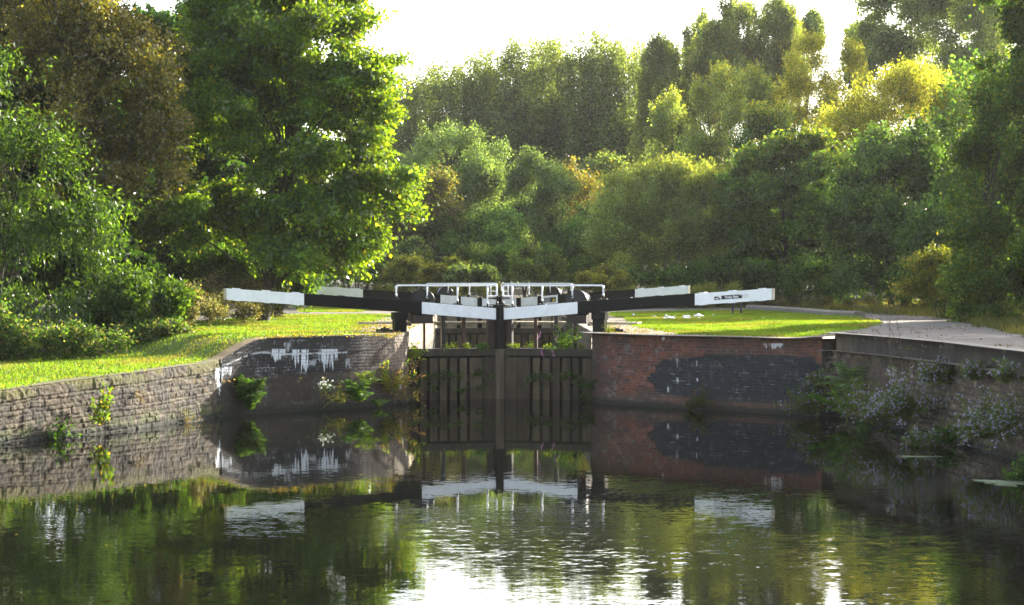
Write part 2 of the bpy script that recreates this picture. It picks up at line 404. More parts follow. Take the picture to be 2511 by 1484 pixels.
wall('stone_wall', LW1, h_left, .022, .022, paint_stone, 'old coursed stone retaining wall holding up the left grass bank', capcol=(.11, .10, .035), inward=1, batter=.02)
# left wing wall: black engineering brick above a rendered plinth
def paint_lwing(U, Z, X, Y, zt):
    ri, qi, mort, h1, h2 = bricks(U, Z, 1.87 + 0 * Z, seed=12)
    PX, PYY = proj(X, Y, Z); d = zt - Z
    c = np.array((.020, .017, .016))[None, None] * (.6 + .8 * h1[..., None])
    brown = sstep(830, 880, PX + 60 * (h2 - .5)); c = mixc(c, np.array((.07, .045, .032)) , brown * (.5 + .5 * h1) * .8)
    tip = sstep(935, 960, PX + 14 * (h2 - .5)) ; c = mixc(c, (.26, .20, .145), tip * (.5 + .5 * h1))  # corner bricks coloured paler, painting in the sunlight on the turned end
    c = mixc(c, (.055, .05, .047), mort * .35 * (1 - brown)); c = mixc(c, (.03, .024, .02), mort * brown * .7); c = mixc(c, (.035, .03, .03), mort * tip * .9)
    # sloping capping band with a lime-white line under it
    slope = np.interp(PX, [535, 560, 650, 700, 2000], [.12, .20, .34, .42, .42]); band = 1 - sstep(-.012, .012, d - slope)
    band = band * (1 - sstep(860, 930, PX)); c = mixc(c, np.array((.032, .029, .027)) , band * .9)
    line = (np.abs(d - slope - .012) < .014 + .02 * fbm(U * 20, U * 0, 3)) & (fbm(U * 9, Z * 3, 8) > .38) & (PX < 850)
    c = mixc(c, (.55, .56, .57), line.astype(float) * .85)
    c = mixc(c, (.4, .4, .42), mort * sstep(.60, .70, fbm(U * 6, Z * 8, 31)) * .7 * (PX < 900))
    # render below
    low = 1 - sstep(-.02, .02, Z - (.93 + .03 * (fbm(U * 3, U * 0, 2) - .5)))
    lc = np.array((.034, .026, .017))[None, None] * (.6 + .8 * fbm(U * 5, Z * 9, 41)[..., None])
    rr, qq, mm, a1, a2 = bricks(U, Z, .93 + 0 * Z, rh=.31, bl=.75, hdr=False, seed=44, m=.02)
    right = sstep(800, 815, PX); lc = mixc(lc, np.array((.085, .058, .034)), right * a1 * .8); lc = mixc(lc, (.03, .025, .02), mm * right * .8)
    lc = mixc(lc, (.05, .04, .035), sstep(.5, .7, fbm(U * 1.6, Z * 2.5, 47)) * .6)
    c = c * (1 - low[..., None]) + lc * low[..., None]
    c = stains(c, PX, PYY, U, Z, [(664, 700, 856, 896, 1), (715, 733, 857, 924, 1), (737, 757, 857, 924, 1), (779, 828, 856, 916, .95), (757, 775, 884, 905, .5), (846, 858, 880, 912, .5),
                                          (524, 548, 902, 955, 1), (548, 568, 900, 925, .9), (694, 712, 840, 866, .5)], 71, mort)
    c = lichen(c, U, Z, 51, .12); c = waterline(c, Z, U, 6)
    dsp = (1 - mort) * .008 * (1 - low) + .01 * h2 * tip + low * (.01 + .02 * (fbm(U * 4, Z * 4, 3) - .5)) + band * .012
    return c, dsp
wall('lock_wing_wall', LW2, h_left, .0135, .0135, paint_lwing, 'curved dark brick wing wall streaked with white lime, left of the lock gates', capcol=(.24, .17, .09), depth_cap=.32)
# right wing: red brick with a blue-brick repair
PATCH = [(x * .2915 + 1228.8, y * .2915 + 666.7) for x, y in
         [(1225, 905), (1225, 885), (1255, 885), (1255, 850), (1292, 850), (1292, 790), (1350, 765), (1350, 740), (1600, 722), (1700, 712), (1700, 695), (2300, 700), (2640, 722), (2640, 760), (2700, 800), (2720, 1120),
          (2200, 1105), (1760, 1090), (1600, 1065), (1290, 1010), (1290, 960), (1250, 935)]]
def paint_red(U, Z, X, Y, zt):
    ri, qi, mort, h1, h2 = bricks(U, Z, zt, seed=3)
    PX, PYY = proj(X, Y, Z); d = zt - Z
    c = np.array((.125, .038, .022))[None, None] * (.5 + .95 * h1[..., None])
    c = mixc(c, (.16, .060, .034), h2 * .5); c = mixc(c, (.055, .036, .03), (hash2(ri, qi, 77) > .8) * .7)
    c = mixc(c, (.045, .028, .023), sstep(.48, .7, fbm(U * 1.3, Z * 2.6, 10)) * .7)
    c = mixc(c, (.13, .10, .085), mort * (.35 + .5 * fbm(U * 2.2, Z * 3, 60)))
    # centre of each brick decides whether it belongs to the dark repair
    cu = (qi + .5); jx = (h1 - .5) * 9; jy = (h2 - .5) * 3
    inp = inpoly(PX + 5 * (hash2(ri, qi // 1, 5) - .5), PYY + jy * .6, PATCH).astype(float)
    dk = np.array((.015, .0155, .019))[None, None] * (.6 + .8 * h1[..., None]); dk = mixc(dk, (.035, .035, .038), mort * .5)
    dk = mixc(dk, (.35, .36, .38), mort * sstep(.70, .78, fbm(U * 4, Z * 14, 61)) * .5)
    c = c * (1 - inp[..., None]) + dk * inp[..., None]
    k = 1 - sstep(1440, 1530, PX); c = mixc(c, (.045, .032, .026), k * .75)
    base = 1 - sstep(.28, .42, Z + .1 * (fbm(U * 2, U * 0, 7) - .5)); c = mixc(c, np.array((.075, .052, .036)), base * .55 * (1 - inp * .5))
    c = mixc(c, (.18, .16, .15), sstep(.66, .72, fbm(U * 5, Z * 8, 62)) * .4 * (1 - inp))
    jt = [(1870, 1920, 842, 858, .9), (1622, 1630, 827, 836, 1), (1658, 1663, 926, 940, .8), (1706, 1711, 928, 938, .7), (1634, 1640, 950, 964, .6), (1706, 1709, 885, 908, .5), (1655, 1662, 880, 905, .4)]
    c = stains(c, PX, PYY, U, Z, jt, 81)
    hole = sstep(0, 1, 9 - np.hypot((PX - 1977) * 1.0, (PYY - 938))); c = mixc(c, (.16, .12, .09), hole)
    hole = sstep(0, 1, 5.0 - np.hypot((PX - 1979) * 1.0, (PYY - 938))); c = mixc(c, (.004, .004, .004), hole)
    c = lichen(c, U, Z, 52, .10); c = waterline(c, Z, U, 9)
    top = 1 - sstep(.0, .02, d - .012); c = mixc(c, (.42, .38, .33), top)  # thin pale line paints the sunlit top edge into the brick colour
    dsp = (1 - mort) * .008 + .006 * h2 - hole * .06
    return c, dsp
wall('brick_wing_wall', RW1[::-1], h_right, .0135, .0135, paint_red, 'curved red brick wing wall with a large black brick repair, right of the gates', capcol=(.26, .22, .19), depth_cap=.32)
# right rubble wall under a concrete coping
def paint_rubble(U, Z, X, Y, zt):
    r = fbm(U * 4.5, Z * 7, 13); r2 = fbm(U * 15, Z * 20, 14)
    # cell pattern: jittered courses
    ri, qi, mort, h1, h2 = bricks(U + .05 * r2, Z + .05 * r, zt, rh=.13, bl=.34, seed=9, m=.018)
    c = np.array((.115, .09, .06))[None, None] * (.45 + .9 * h1[..., None]); c = mixc(c, (.25, .18, .12), h2 * .4)
    c = c * (.55 + .9 * r2[..., None]); c = mixc(c, (.05, .042, .034), mort * .8); c = mixc(c, (.06, .05, .04), sstep(.5, .66, r) * .6)
    c = mixc(c, (.35, .31, .27), sstep(.66, .74, fbm(U * 6, Z * 4, 15)) * .5)
    c = waterline(c, Z, U, 11)
    return c, (1 - mort) * (.02 + .04 * h1) + .05 * (r2 - .5) + .08 * (r - .5)
wall('rubble_wall', RW2[::-1], lambda x, y: h_right(x, y) * 0 + 1.60, .024, .024, paint_rubble, 'rubble stone retaining wall below the concrete coping on the right bank')
def paint_conc(U, Z, X, Y, zt):
    PX, PYY = proj(X, Y, Z)
    c = np.array((.075, .066, .056))[None, None] * (.55 + .9 * fbm(U * 3, Z * 1.2, 17)[..., None])
    c = mixc(c, (.13, .105, .07), (1 - sstep(2088, 2096, PX)) * .75); c = mixc(c, (.06, .055, .05), sstep(.5, .65, streak(U * .3, Z, 18)) * .55)
    c = mixc(c, (.28, .25, .22), (1 - sstep(.01, .03, zt - Z)) * .6)
    c = mixc(c, (.34, .30, .26), sstep(.68, .72, fbm(U * 2, Z * 2, 19)) * .3)
    return c, .008 * (fbm(U * 5, Z * 5, 20) - .5) * np.ones(U.shape)
RWC = RW2[1:].copy(); RWC[0] = (7.77, 44.5)
coping = wall('concrete_coping', RWC[::-1], lambda x, y: x * 0 + 2.03, .05, .03, paint_conc, 'thick weathered concrete coping along the top of the right rubble wall', zb=1.46, mat=M_concrete, capcol=(.17, .15, .13), depth_cap=.4, proud=.06, cat='coping')
# squared left end and underside of the coping
def chunk(name, pts, z0, z1, mat, col, parent=None):
    n = len(pts); V = [(x, y, z0) for x, y in pts] + [(x, y, z1) for x, y in pts]
    Q = [(i, (i + 1) % n, (i + 1) % n + n, i + n) for i in range(n)]
    Q = Q + [(0, 1, 2, 3), (4, 7, 6, 5)] if n == 4 else Q
    return mesh_obj(name, V, Q, mat, parent=parent, cols=np.tile(col, (2 * n, 1)))
chunk('end_block', [(7.745, 44.42), (7.90, 44.34), (8.25, 44.75), (7.80, 45.0)], 1.46, 2.034, M_concrete, (.13, .105, .07), coping)
chunk('broken_corner', [(7.43, 44.60), (7.77, 44.45), (7.95, 45.3), (7.45, 45.3)], -.4, 1.86, M_concrete, (.03, .025, .02), bpy.data.objects['rubble_wall'])
# lock chamber walls
def paint_chamber(U, Z, X, Y, zt):
    ri, qi, mort, h1, h2 = bricks(U, Z, zt, rh=.30, bl=.9, hdr=False, seed=23, m=.016)
    c = np.array((.34, .26, .17))[None, None] * (.65 + .5 * h1[..., None]) * (.7 + .5 * fbm(U * 8, Z * 8, 24)[..., None]); c = mixc(c, (.10, .075, .05), mort * .6)
    c = mixc(c, (.05, .05, .035), (1 - sstep(.9, 1.3, Z)) * .9)
    c = mixc(c, (.07, .08, .03), sstep(.55, .68, fbm(U * 1.5, Z * 2, 26)) * .5)
    return c, (1 - mort) * .01
wall('chamber_wall', LW3, h_left, .06, .05, paint_chamber, 'sunlit stone side wall of the lock chamber behind the left near gate', capcol=(.33, .26, .17), depth_cap=.6)
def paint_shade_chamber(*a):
    c, d = paint_chamber(*a); return c * np.array((.30, .31, .30)), d  # same chamber stone with the shade of this side multiplied into its colour
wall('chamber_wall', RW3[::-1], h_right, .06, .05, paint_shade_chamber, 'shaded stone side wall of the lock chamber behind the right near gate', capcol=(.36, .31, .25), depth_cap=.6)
wall('canal_edge', LW4, h_left, .15, .08, paint_chamber, 'stone edge of the upper canal behind the left far gate', zb=.9, cat='canal edge')
wall('canal_edge', RW4[::-1], h_right, .15, .08, paint_chamber, 'stone edge of the upper canal behind the right far gate', zb=.9, cat='canal edge')

# ------------------------------------------------------------------ solid builders
class MB:
    def __init__(s): s.bm = bmesh.new(); s.m = 0
    def verts(s, P): return [s.bm.verts.new(p) for p in P]
    def box8(s, P, bevel=0.0):
        v = s.verts(P); fs = []
        for q in ((0, 3, 2, 1), (4, 5, 6, 7), (0, 1, 5, 4), (1, 2, 6, 5), (2, 3, 7, 6), (3, 0, 4, 7)):
            f = s.bm.faces.new([v[i] for i in q]); f.material_index = s.m; fs.append(f)
        if bevel:
            ed = list({e for f in fs for e in f.edges})
            r = bmesh.ops.bevel(s.bm, geom=ed, offset=bevel, segments=1, affect='EDGES')
            for f in r['faces']: f.material_index = s.m
    def tube(s, pts, r, n=8, cap=True):
        pts = [Vector(p) for p in pts]; rr = r if isinstance(r, (list, tuple)) else [r] * len(pts); rings = []
        up = Vector((0, 0, 1)) if abs((pts[-1] - pts[0]).normalized().z) < .9 else Vector((1, 0, 0))
        for i, p in enumerate(pts):
            t = (pts[min(i + 1, len(pts) - 1)] - pts[max(i - 1, 0)]).normalized()
            a = t.cross(up).normalized(); b = t.cross(a).normalized()
            if i and rings and a.dot(pa) < 0: a = -a; b = -b
            pa = a
            rings.append([s.bm.verts.new(p + (a * math.cos(2 * math.pi * k / n) + b * math.sin(2 * math.pi * k / n)) * rr[i]) for k in range(n)])
        for A, B in zip(rings[:-1], rings[1:]):
            for k in range(n):
                f = s.bm.faces.new((A[k], A[(k + 1) % n], B[(k + 1) % n], B[k])); f.material_index = s.m; f.smooth = True
        if cap:
            for A in (rings[0], rings[-1]): f = s.bm.faces.new(A); f.material_index = s.m
    def prism(s, poly, ext):
        """poly: list of 3d points; ext: vector"""
        a = s.verts(poly); b = s.verts([Vector(p) + Vector(ext) for p in poly]); n = len(poly)
        for f in (a, b[::-1]):
            g = s.bm.faces.new(f); g.material_index = s.m
        for i in range(n):
            g = s.bm.faces.new((a[i], b[i], b[(i + 1) % n], a[(i + 1) % n])); g.material_index = s.m
    def build(s, name, mats, parent=None, origin=(0, 0, 0), cols=None):
        bmesh.ops.recalc_face_normals(s.bm, faces=s.bm.faces)
        me = bpy.data.meshes.new(name); s.bm.to_mesh(me); s.bm.free()
        org = np.array(origin, np.float32)
        n = len(me.vertices); co = np.empty(n * 3, np.float32); me.vertices.foreach_get('co', co); co = co.reshape(-1, 3)
        if cols is not None:
            a = me.attributes.new('Col', 'FLOAT_COLOR', 'POINT'); c = np.ones((n, 4), np.float32); c[:, :3] = cols(co); a.data.foreach_set('color', c.ravel())
        me.vertices.foreach_set('co', (co - org).ravel()); me.update()
        for m in (mats if isinstance(mats, (list, tuple)) else [mats]): me.materials.append(m)
        o = bpy.data.objects.new(name, me); COL.objects.link(o)
        if parent: o.parent = parent
        else: o.location = origin
        return o

# ------------------------------------------------------------------ lock gates
PHI = math.atan2(.95, 2.725)
def gate(side, hx, hy, far, label):
    """side=-1: left leaf; +1: right leaf. (hx,hy) heel centre."""
    O = (hx, hy, 1.87); root = empty('lock_gate', O, label, 'lock gate', 'four leaves of the two pairs of lock gates')
    dx, dy = (-side) * math.cos(PHI), math.sin(PHI); nx, ny = side * math.sin(PHI), math.cos(PHI)
    def W(s, t, z): return (hx + s * dx + t * nx, hy + s * dy + t * ny, z)
    def box(mb, s0, s1, t0, t1, z0, z1, bev=.008, zs=None):
        """zs: (z0,z1) at s1 when the box slopes"""
        a0, a1 = z0, z1; b0, b1 = zs if zs else (z0, z1)
        mb.box8([W(s0, t0, a0), W(s1, t0, b0), W(s1, t1, b0), W(s0, t1, a0), W(s0, t0, a1), W(s1, t0, b1), W(s1, t1, b1), W(s0, t1, a1)], bev)
    K = dict(parent=root, origin=O)
    zt = lambda s: np.interp(s, [-4.75, 0, 2.72], [3.06, 2.735, 2.50]); zd = lambda s: np.interp(s, [-4.75, 0, 2.72], [.30, .325, .315])
    wi = .42 if far else .589; wo = -2.68
    # painted balance beam in three lengths, one mesh
    mb = MB()
    for a, b, mi, th in ((-4.75, wo, 0, .15), (wo, 0, 1, .151), (0, wi, 1, .151), (wi, 2.72, 0, .15)):
        mb.m = mi; box(mb, a, b, -th, th, zt(a) - zd(a), zt(a), 0, (zt(b) - zd(b), zt(b)))
    beam = mb.build('balance_beam', [M_white, M_black], **K)
    mb = MB()
    box(mb, -4.775, -4.75, -.152, .152, zt(-4.75) - .302, zt(-4.75) + .002, .004); mb.build('end_cap', [M_cream], **K)
    for s in (-4.55, -3.75, -2.95):
        mb = MB(); w = .16
        z1 = zt(s + w) ; z0 = zt(s)
        box(mb, s, s + w, -.155, .155, z0, z0 + .022, .004, (z1, z1 + .022)); box(mb, s, s + w, -.155, .155, z0 - zd(s) - .014, z0 - zd(s), .003, (z1 - zd(s) - .014, z1 - zd(s)))
        mb.build('strap', [M_white], **K)
    for s in (-1.7, -.9):
        mb = MB(); box(mb, s, s + .14, -.12, .12, zt(s) , zt(s) + .018, .003, (zt(s + .14), zt(s + .14) + .018))
        mb.build('foot_stop', [M_iron], **K)
    for s in (1.62, .95, -1.2, -3.0):
        if far or (side > 0 and s == -3.0): continue
        mb = MB(); zc = zt(s) - zd(s) * .68; th = .152; mb.tube([W(s, -th + .004, zc), W(s, -th - .014, zc)], .024, 8); mb.build('bolt', [M_white if (s > wi or s < wo) else M_iron], **K)
    # heel post
    mb = MB(); box(mb, -.165, .165, -.16, .16, -.3, zt(0) - zd(0) - .002, .02); box(mb, -.19, .19, -.185, .185, 2.20, zt(0) - zd(0) - .004, .008); mb.build('heel_post', [M_black], **K)
    # mitre post: black above, old timber below
    mb = MB(); mb.m = 0; box(mb, 2.722, 2.875, -.19, .17, 1.38, 2.575, .012); mb.m = 1; box(mb, 2.70, 2.873, -.185, .165, -.4, 1.379, .01)
    tc = lambda co: np.array((.085, .066, .042)) * (.6 + .8 * fbm(co[:, 0] * 9, co[:, 2] * 2, 3))[:, None]
    mb.build('mitre_post', [M_black, M_oldwood], cols=tc, **K)
    mb = MB(); box(mb, 2.66, 2.90, -.2, .2, 2.577, 2.605, .004); mb.tube([W(2.80, 0, 2.60), W(2.80, 0, 2.68)], .035); mb.build('post_cap', [M_iron], **K)
    rng = random.Random(int(hy * 10) + side)
    # vertical face planks with slots between them
    slots = [(.46, .56), (.73, .82), (1.029, 1.106), (1.308, 1.404), (1.598, 1.689), (1.883, 1.973)]
    edges = [.15] + [v for p in slots for v in p] + [2.30, 2.695]
    spans = [(edges[i], edges[i + 1]) for i in range(0, len(edges) - 2, 2)] + [(2.31, 2.695)]
    spans = [(.15, .46), (.56, .73), (.82, 1.029), (1.106, 1.308), (1.404, 1.598), (1.689, 1.883), (1.973, 2.325), (2.335, 2.695)]
    for (a, b) in spans:
        g = .6 + .9 * rng.random(); k = np.array((.058, .043, .024)) * g; sd = rng.randrange(99)
        def pc(co, k=k, sd=sd):
            n = fbm(co[:, 0] * 12, co[:, 2] * 2.0, sd); c = k[None] * (.25 + 1.5 * n)[:, None]
            return c
        mb = MB(); n = 9
        tf = -.125 + rng.uniform(-.006, .006)
        for q in np.linspace(-.4, 1.14, 24)[:-1]: box(mb, a, b, tf, -.062, q, q + (1.54 / 23) , 0)
        bmesh.ops.remove_doubles(mb.bm, verts=mb.bm.verts, dist=.0005)
        mb.build('plank', [M_oldwood], cols=pc, **K)
    for z0, z1, t0, t1 in ((1.19, 1.40, -.13, .13), (.45, .67, -.06, .13), (-.3, -.1, -.06, .13)):
        mb = MB(); box(mb, .15, 2.698, t0, t1, z0, z1, .012)
        mb.build('cross_rail', [M_oldwood], cols=lambda co: np.array((.045, .036, .023)) * (.6 + .8 * fbm(co[:, 0] * 3, co[:, 2] * 6, 5))[:, None], **K)
    mb = MB(); box(mb, .16, 2.69, .132, .16, -.4, 1.37, 0); mb.build('backing', [M_oldwood], cols=lambda co: np.tile((.008, .007, .006), (len(co), 1)), **K)  # near-black colour stands in for the shade behind the slots
    # open framework above the planking
    if far:
        fr = [(1.08, 1.245, -.185, -.152, .55), (1.93, 2.115, -.185, -.152, .55)]
        for a, b, t0, t1, h in fr:
            mb = MB(); box(mb, a, b, t0, t1, 1.40, zt(a) + .012, .006); mb.build('frame_post', [M_black], **K)
    else:
        mb = MB(); box(mb, 1.184, 1.29, -.05, .06, 1.402, zt(1.25) - zd(1.25) - .004, .008); mb.build('frame_post', [M_iron], **K)
        mb = MB(); box(mb, 1.785, 1.875, -.05, .04, 1.402, zt(1.83) - zd(1.83) - .004, .006); mb.build('frame_post', [M_rust], **K)
        mb = MB(); box(mb, 2.54, 2.698, .0, .16, 1.402, zt(2.6) - zd(2.6) - .004, .008); mb.build('frame_post', [M_boxwood], **K)
    # walkway on brackets
    mb = MB()
    for k in range(3): box(mb, -1.0, 2.66, .20 + .15 * k, .34 + .15 * k, 2.085, 2.127, .004)
    for k in range(25): box(mb, -.98 + k * .145, -.955 + k * .145, .205, .63, 2.128, 2.136, 0)
    walk = mb.build('walkway', [M_plank], **K)
    mb = MB()
    for s in (1.23, 1.83, 2.60, .3): box(mb, s - .03, s + .03, -.04, .62, 2.03, 2.084, .004)
    mb.build('walkway_bracket', [M_iron], **K)
    # paddle gear: housing under the beam, rack and domed guard above
    mb = MB(); box(mb, .36, .925, .155, .50, 2.14, 2.46, .012); box(mb, .36, .925, -.10, .152, 2.09, zt(.9) - zd(.9) - .004, .01); mb.build('gear_box', [M_boxwood], **K)
    mb = MB(); box(mb, .68, .73, -.02, .03, 1.3, 2.088, .004)
    for k in range(24): box(mb, .655, .679, -.02, .03, 1.42 + k * .028, 1.434 + k * .028, 0)
    mb.build('paddle_rack', [M_rust], **K)
    mb = MB(); cs, cz, rr = .70, zt(.7) + .0, .285
    arc = [(cs + rr * 1.02 * math.cos(a), cz + .035 + rr * math.sin(a)) for a in np.linspace(math.pi, 0, 17)]
    poly = [(cs - rr * 1.02, cz - .03)] + arc + [(cs + rr * 1.02, cz - .03)]
    p3 = [Vector(W(s, .06, z)) for s, z in poly]; e = Vector(W(0, .44, 0)) - Vector(W(0, .06, 0)); mb.prism(p3, e)
    dome = mb.build('gear_guard', [M_iron], **K)
    mb = MB()
    for t in (.055, .425):
        pts = [W(s, t, z) for s, z in [(cs + (rr + .012) * 1.02 * math.cos(a), cz + .035 + (rr + .012) * math.sin(a)) for a in np.linspace(math.pi, 0, 17)]]
        mb.tube(pts, .014, 6)
    mb.tube([W(cs + .1, .04, cz + .15), W(cs + .1, -.02, cz + .15)], .03)
    mb.build('guard_rim', [M_iron], **K)
    # white tubular handrail
    rz, rr = 3.13, .0255
    ps = [-.09, .79, 1.66, 2.53]; ty = 0.02
    mb = MB()
    mb.tube([W(-.09, ty, 2.93), W(-.09, ty, rz - .05), W(-.075, ty, rz - .015), W(-.04, ty, rz), W(2.74, ty, rz), W(2.785, ty, rz - .015), W(2.80, ty, rz - .05), W(2.80, ty, 2.88), W(2.785, ty, 2.845), W(2.74, ty, 2.83), W(2.53, ty, 2.83)], rr, 10)
    mb.build('handrail', [M_rail], **K)
    for s in ps:
        zb = zt(s)
        mb = MB(); mb.tube([W(s, ty, zb + .13), W(s, ty, rz)], rr * .95, 10)
        for z in (rz - .06, zb + .14): mb.tube([W(s, ty, z - .02), W(s, ty, z + .02)], rr * 1.3, 10)
        st = mb.build('stanchion', [M_rail], **K)
        mb = MB(); mb.tube([W(s, ty, zb + .01), W(s, ty, zb + .14)], rr * 1.05, 10); z1 = zb - .0
        box(mb, s - .12, s + .12, -.06, .10, zb + .002, zb + .022, .003); box(mb, s - .11, s - .05, -.03, .06, zb + .023, zb + .045, .003); box(mb, s + .05, s + .11, -.03, .06, zb + .023, zb + .045, .003)
        f = mb.build('foot', [M_iron], parent=st, origin=O)
    # lettering helpers on the near face
    def face_text(body, sc, zc, size, mat, parent, t, bold=0.0, sx=1.0):
        cu = bpy.data.curves.new('lettering', 'FONT'); cu.body = body; cu.size = size; cu.align_x = 'CENTER'; cu.align_y = 'CENTER'; cu.extrude = .0015; cu.offset = bold
        tmp = bpy.data.objects.new('lettering', cu); COL.objects.link(tmp)
        bpy.context.view_layer.update()
        me = bpy.data.meshes.new_from_object(tmp.evaluated_get(bpy.context.evaluated_depsgraph_get())); bpy.data.objects.remove(tmp)
        n = len(me.vertices); co = np.empty(n * 3, np.float32); me.vertices.foreach_get('co', co); co = co.reshape(-1, 3)
        sl = (zt(sc + .1) - zt(sc - .1)) / .2
        s = sc - side * co[:, 0] * sx; z = zc + co[:, 1] + (s - sc) * sl
        P = np.stack([hx + s * dx + (t - co[:, 2]) * nx, hy + s * dy + (t - co[:, 2]) * ny, z], -1) - np.array(O)
        me.vertices.foreach_set('co', P.astype(np.float32).ravel()); me.update(); me.materials.clear(); me.materials.append(mat)
        o = bpy.data.objects.new('lettering', me); COL.objects.link(o); o.parent = parent; return o
    def plate(mb, s0, s1, zc0, h, t, th=.003):
        """plate following the slope of the beam; zc0 = offset of the centre from the beam centre"""
        zc = lambda s: zt(s) - zd(s) / 2 + zc0
        mb.box8([W(s0, t - th, zc(s0) - h), W(s1, t - th, zc(s1) - h), W(s1, t, zc(s1) - h), W(s0, t, zc(s0) - h), W(s0, t - th, zc(s0) + h), W(s1, t - th, zc(s1) + h), W(s1, t, zc(s1) + h), W(s0, t, zc(s0) + h)], 0)
    if side > 0 and not far:
        mb = MB(); plate(mb, -4.17, -3.19, 0.0, .064, -.151, .003); sg = mb.build('name_sign', [M_signwhite], **K)
        mb = MB(); plate(mb, -3.96, -3.40, 0.0, .052, -.1545, .003); pl = mb.build('black_panel', [M_signblack], parent=sg, origin=O)
        sc = -3.68; lt = face_text('Tinsley Flight', sc, zt(sc) - zd(sc) / 2 - .003, .092, M_signwhite, sg, -.158, .0018, .76)
        mb = MB(); plate(mb, -3.95, -3.885, .038, .008, -.158, .002); mb.build('small_tag', [M_signwhite], parent=sg, origin=O)
        # small picture of the lock emblem: dark curved beam over a step
        mb = MB(); sc = -3.29; zc = zt(sc) - zd(sc) / 2
        mb.m = 0; plate(mb, -3.27, -3.21, .018, .024, -.1545, .002); mb.m = 1
        A = [Vector(W(sc - .075 * math.cos(a) - .0, -.157, zc - .03 + .062 * math.sin(a))) for a in np.linspace(0, math.pi, 10)]
        B = [Vector(W(sc - .045 * math.cos(a) - .0, -.157, zc - .03 + .028 * math.sin(a))) for a in np.linspace(math.pi, 0, 8)]
        mb.prism(A + B, Vector(W(0, .0025, 0)) - Vector(W(0, 0, 0))); plate(mb, -3.385, -3.205, -.042, .010, -.1545, .002)
        mb.build('emblem', [M_signbrown, M_signblack], parent=sg, origin=O)
        mb = MB(); sc = -4.06; zc = zt(sc) - zd(sc) / 2
        mb.tube([W(sc + .068 * math.cos(a), -.156, zc + .040 * math.sin(a)) for a in np.linspace(0, 2 * math.pi, 25)], .0028, 5, False)
        for k in (-.012, .012): plate(mb, sc + k - .004, sc + k + .004, 0, .014, -.1545, .002)
        plate(mb, sc - .022, sc + .022, .014, .004, -.1545, .002); mb.build('oval_mark', [M_signgrey], parent=sg, origin=O)
    if side > 0 and far:
        mb = MB(); plate(mb, .50, 1.06, -.012, .095, -.151, .004); sg = mb.build('warning_sign', [M_signblack], **K)
        for i, tx in enumerate(('Keep boat', 'forward of', 'cill marker')):
            sc = .87; face_text(tx, sc, zt(sc) - zd(sc) / 2 + .042 - i * .058, .066, M_signwhite, sg, -.158, .0006, .95)
        mb = MB(); sc = .585; zc = zt(sc) - zd(sc) / 2 - .02
        mb.prism([Vector(W(sc + .068, -.157, zc - .06)), Vector(W(sc - .068, -.157, zc - .06)), Vector(W(sc, -.157, zc + .07))], Vector(W(0, .0025, 0)) - Vector(W(0, 0, 0)))
        mb.build('triangle', [M_signyellow], parent=sg, origin=O)
        mb = MB()
        mb.prism([Vector(W(sc + .008, -.160, zc - .025)), Vector(W(sc - .008, -.160, zc - .025)), Vector(W(sc - .006, -.160, zc + .025)), Vector(W(sc + .006, -.160, zc + .025))], Vector(W(0, .0025, 0)) - Vector(W(0, 0, 0)))
        mb.prism([Vector(W(sc + .03, -.160, zc - .045)), Vector(W(sc - .03, -.160, zc - .045)), Vector(W(sc - .03, -.160, zc - .034)), Vector(W(sc + .03, -.160, zc - .034))], Vector(W(0, .0025, 0)) - Vector(W(0, 0, 0)))
        mb.build('symbol', [M_signblack], parent=sg, origin=O)
    return root
gate(-1, -3.06, 50.65, False, 'near left lock gate, black and white balance beam over the lime-streaked wing wall')
gate(1, 2.39, 50.65, False, 'near right lock gate whose white beam end carries the name sign')
gate(-1, -3.225, 72.3, True, 'far left lock gate, beam seen above and behind the near left beam')
gate(1, 2.225, 72.3, True, 'far right lock gate with a yellow triangle warning sign on its beam')
# iron anchor straps bedded in the coping behind each near heel post
for side, hx, lb in ((-1, -3.06, 'black iron anchor strap on the coping beside the left heel post'), (1, 2.39, 'black iron anchor strap on the coping beside the right heel post')):
    mb = MB(); z = 1.88
    a, b = hx + side * .16, hx + side * .62
    x0, x1 = min(a, b), max(a, b)
    mb.box8([(x0, 50.3, z), (x1, 50.3, z), (x1, 50.42, z), (x0, 50.42, z), (x0, 50.3, z + .07), (x1, 50.3, z + .07), (x1, 50.42, z + .07), (x0, 50.42, z + .07)], .01)
    c = (x0 + x1) / 2; mb.box8([(c - .1, 50.26, z + .07), (c + .12, 50.26, z + .07), (c + .12, 50.46, z + .07), (c - .1, 50.46, z + .07), (c - .1, 50.26, z + .1), (c + .12, 50.26, z + .1), (c + .12, 50.46, z + .1), (c - .1, 50.46, z + .1)], .008)
    mb.tube([(c, 50.36, z + .1), (c, 50.36, z + .13)], .03)
    tag(mb.build('anchor_strap', [M_iron], origin=(c, 50.36, z)), lb, 'anchor strap', 'anchor straps')

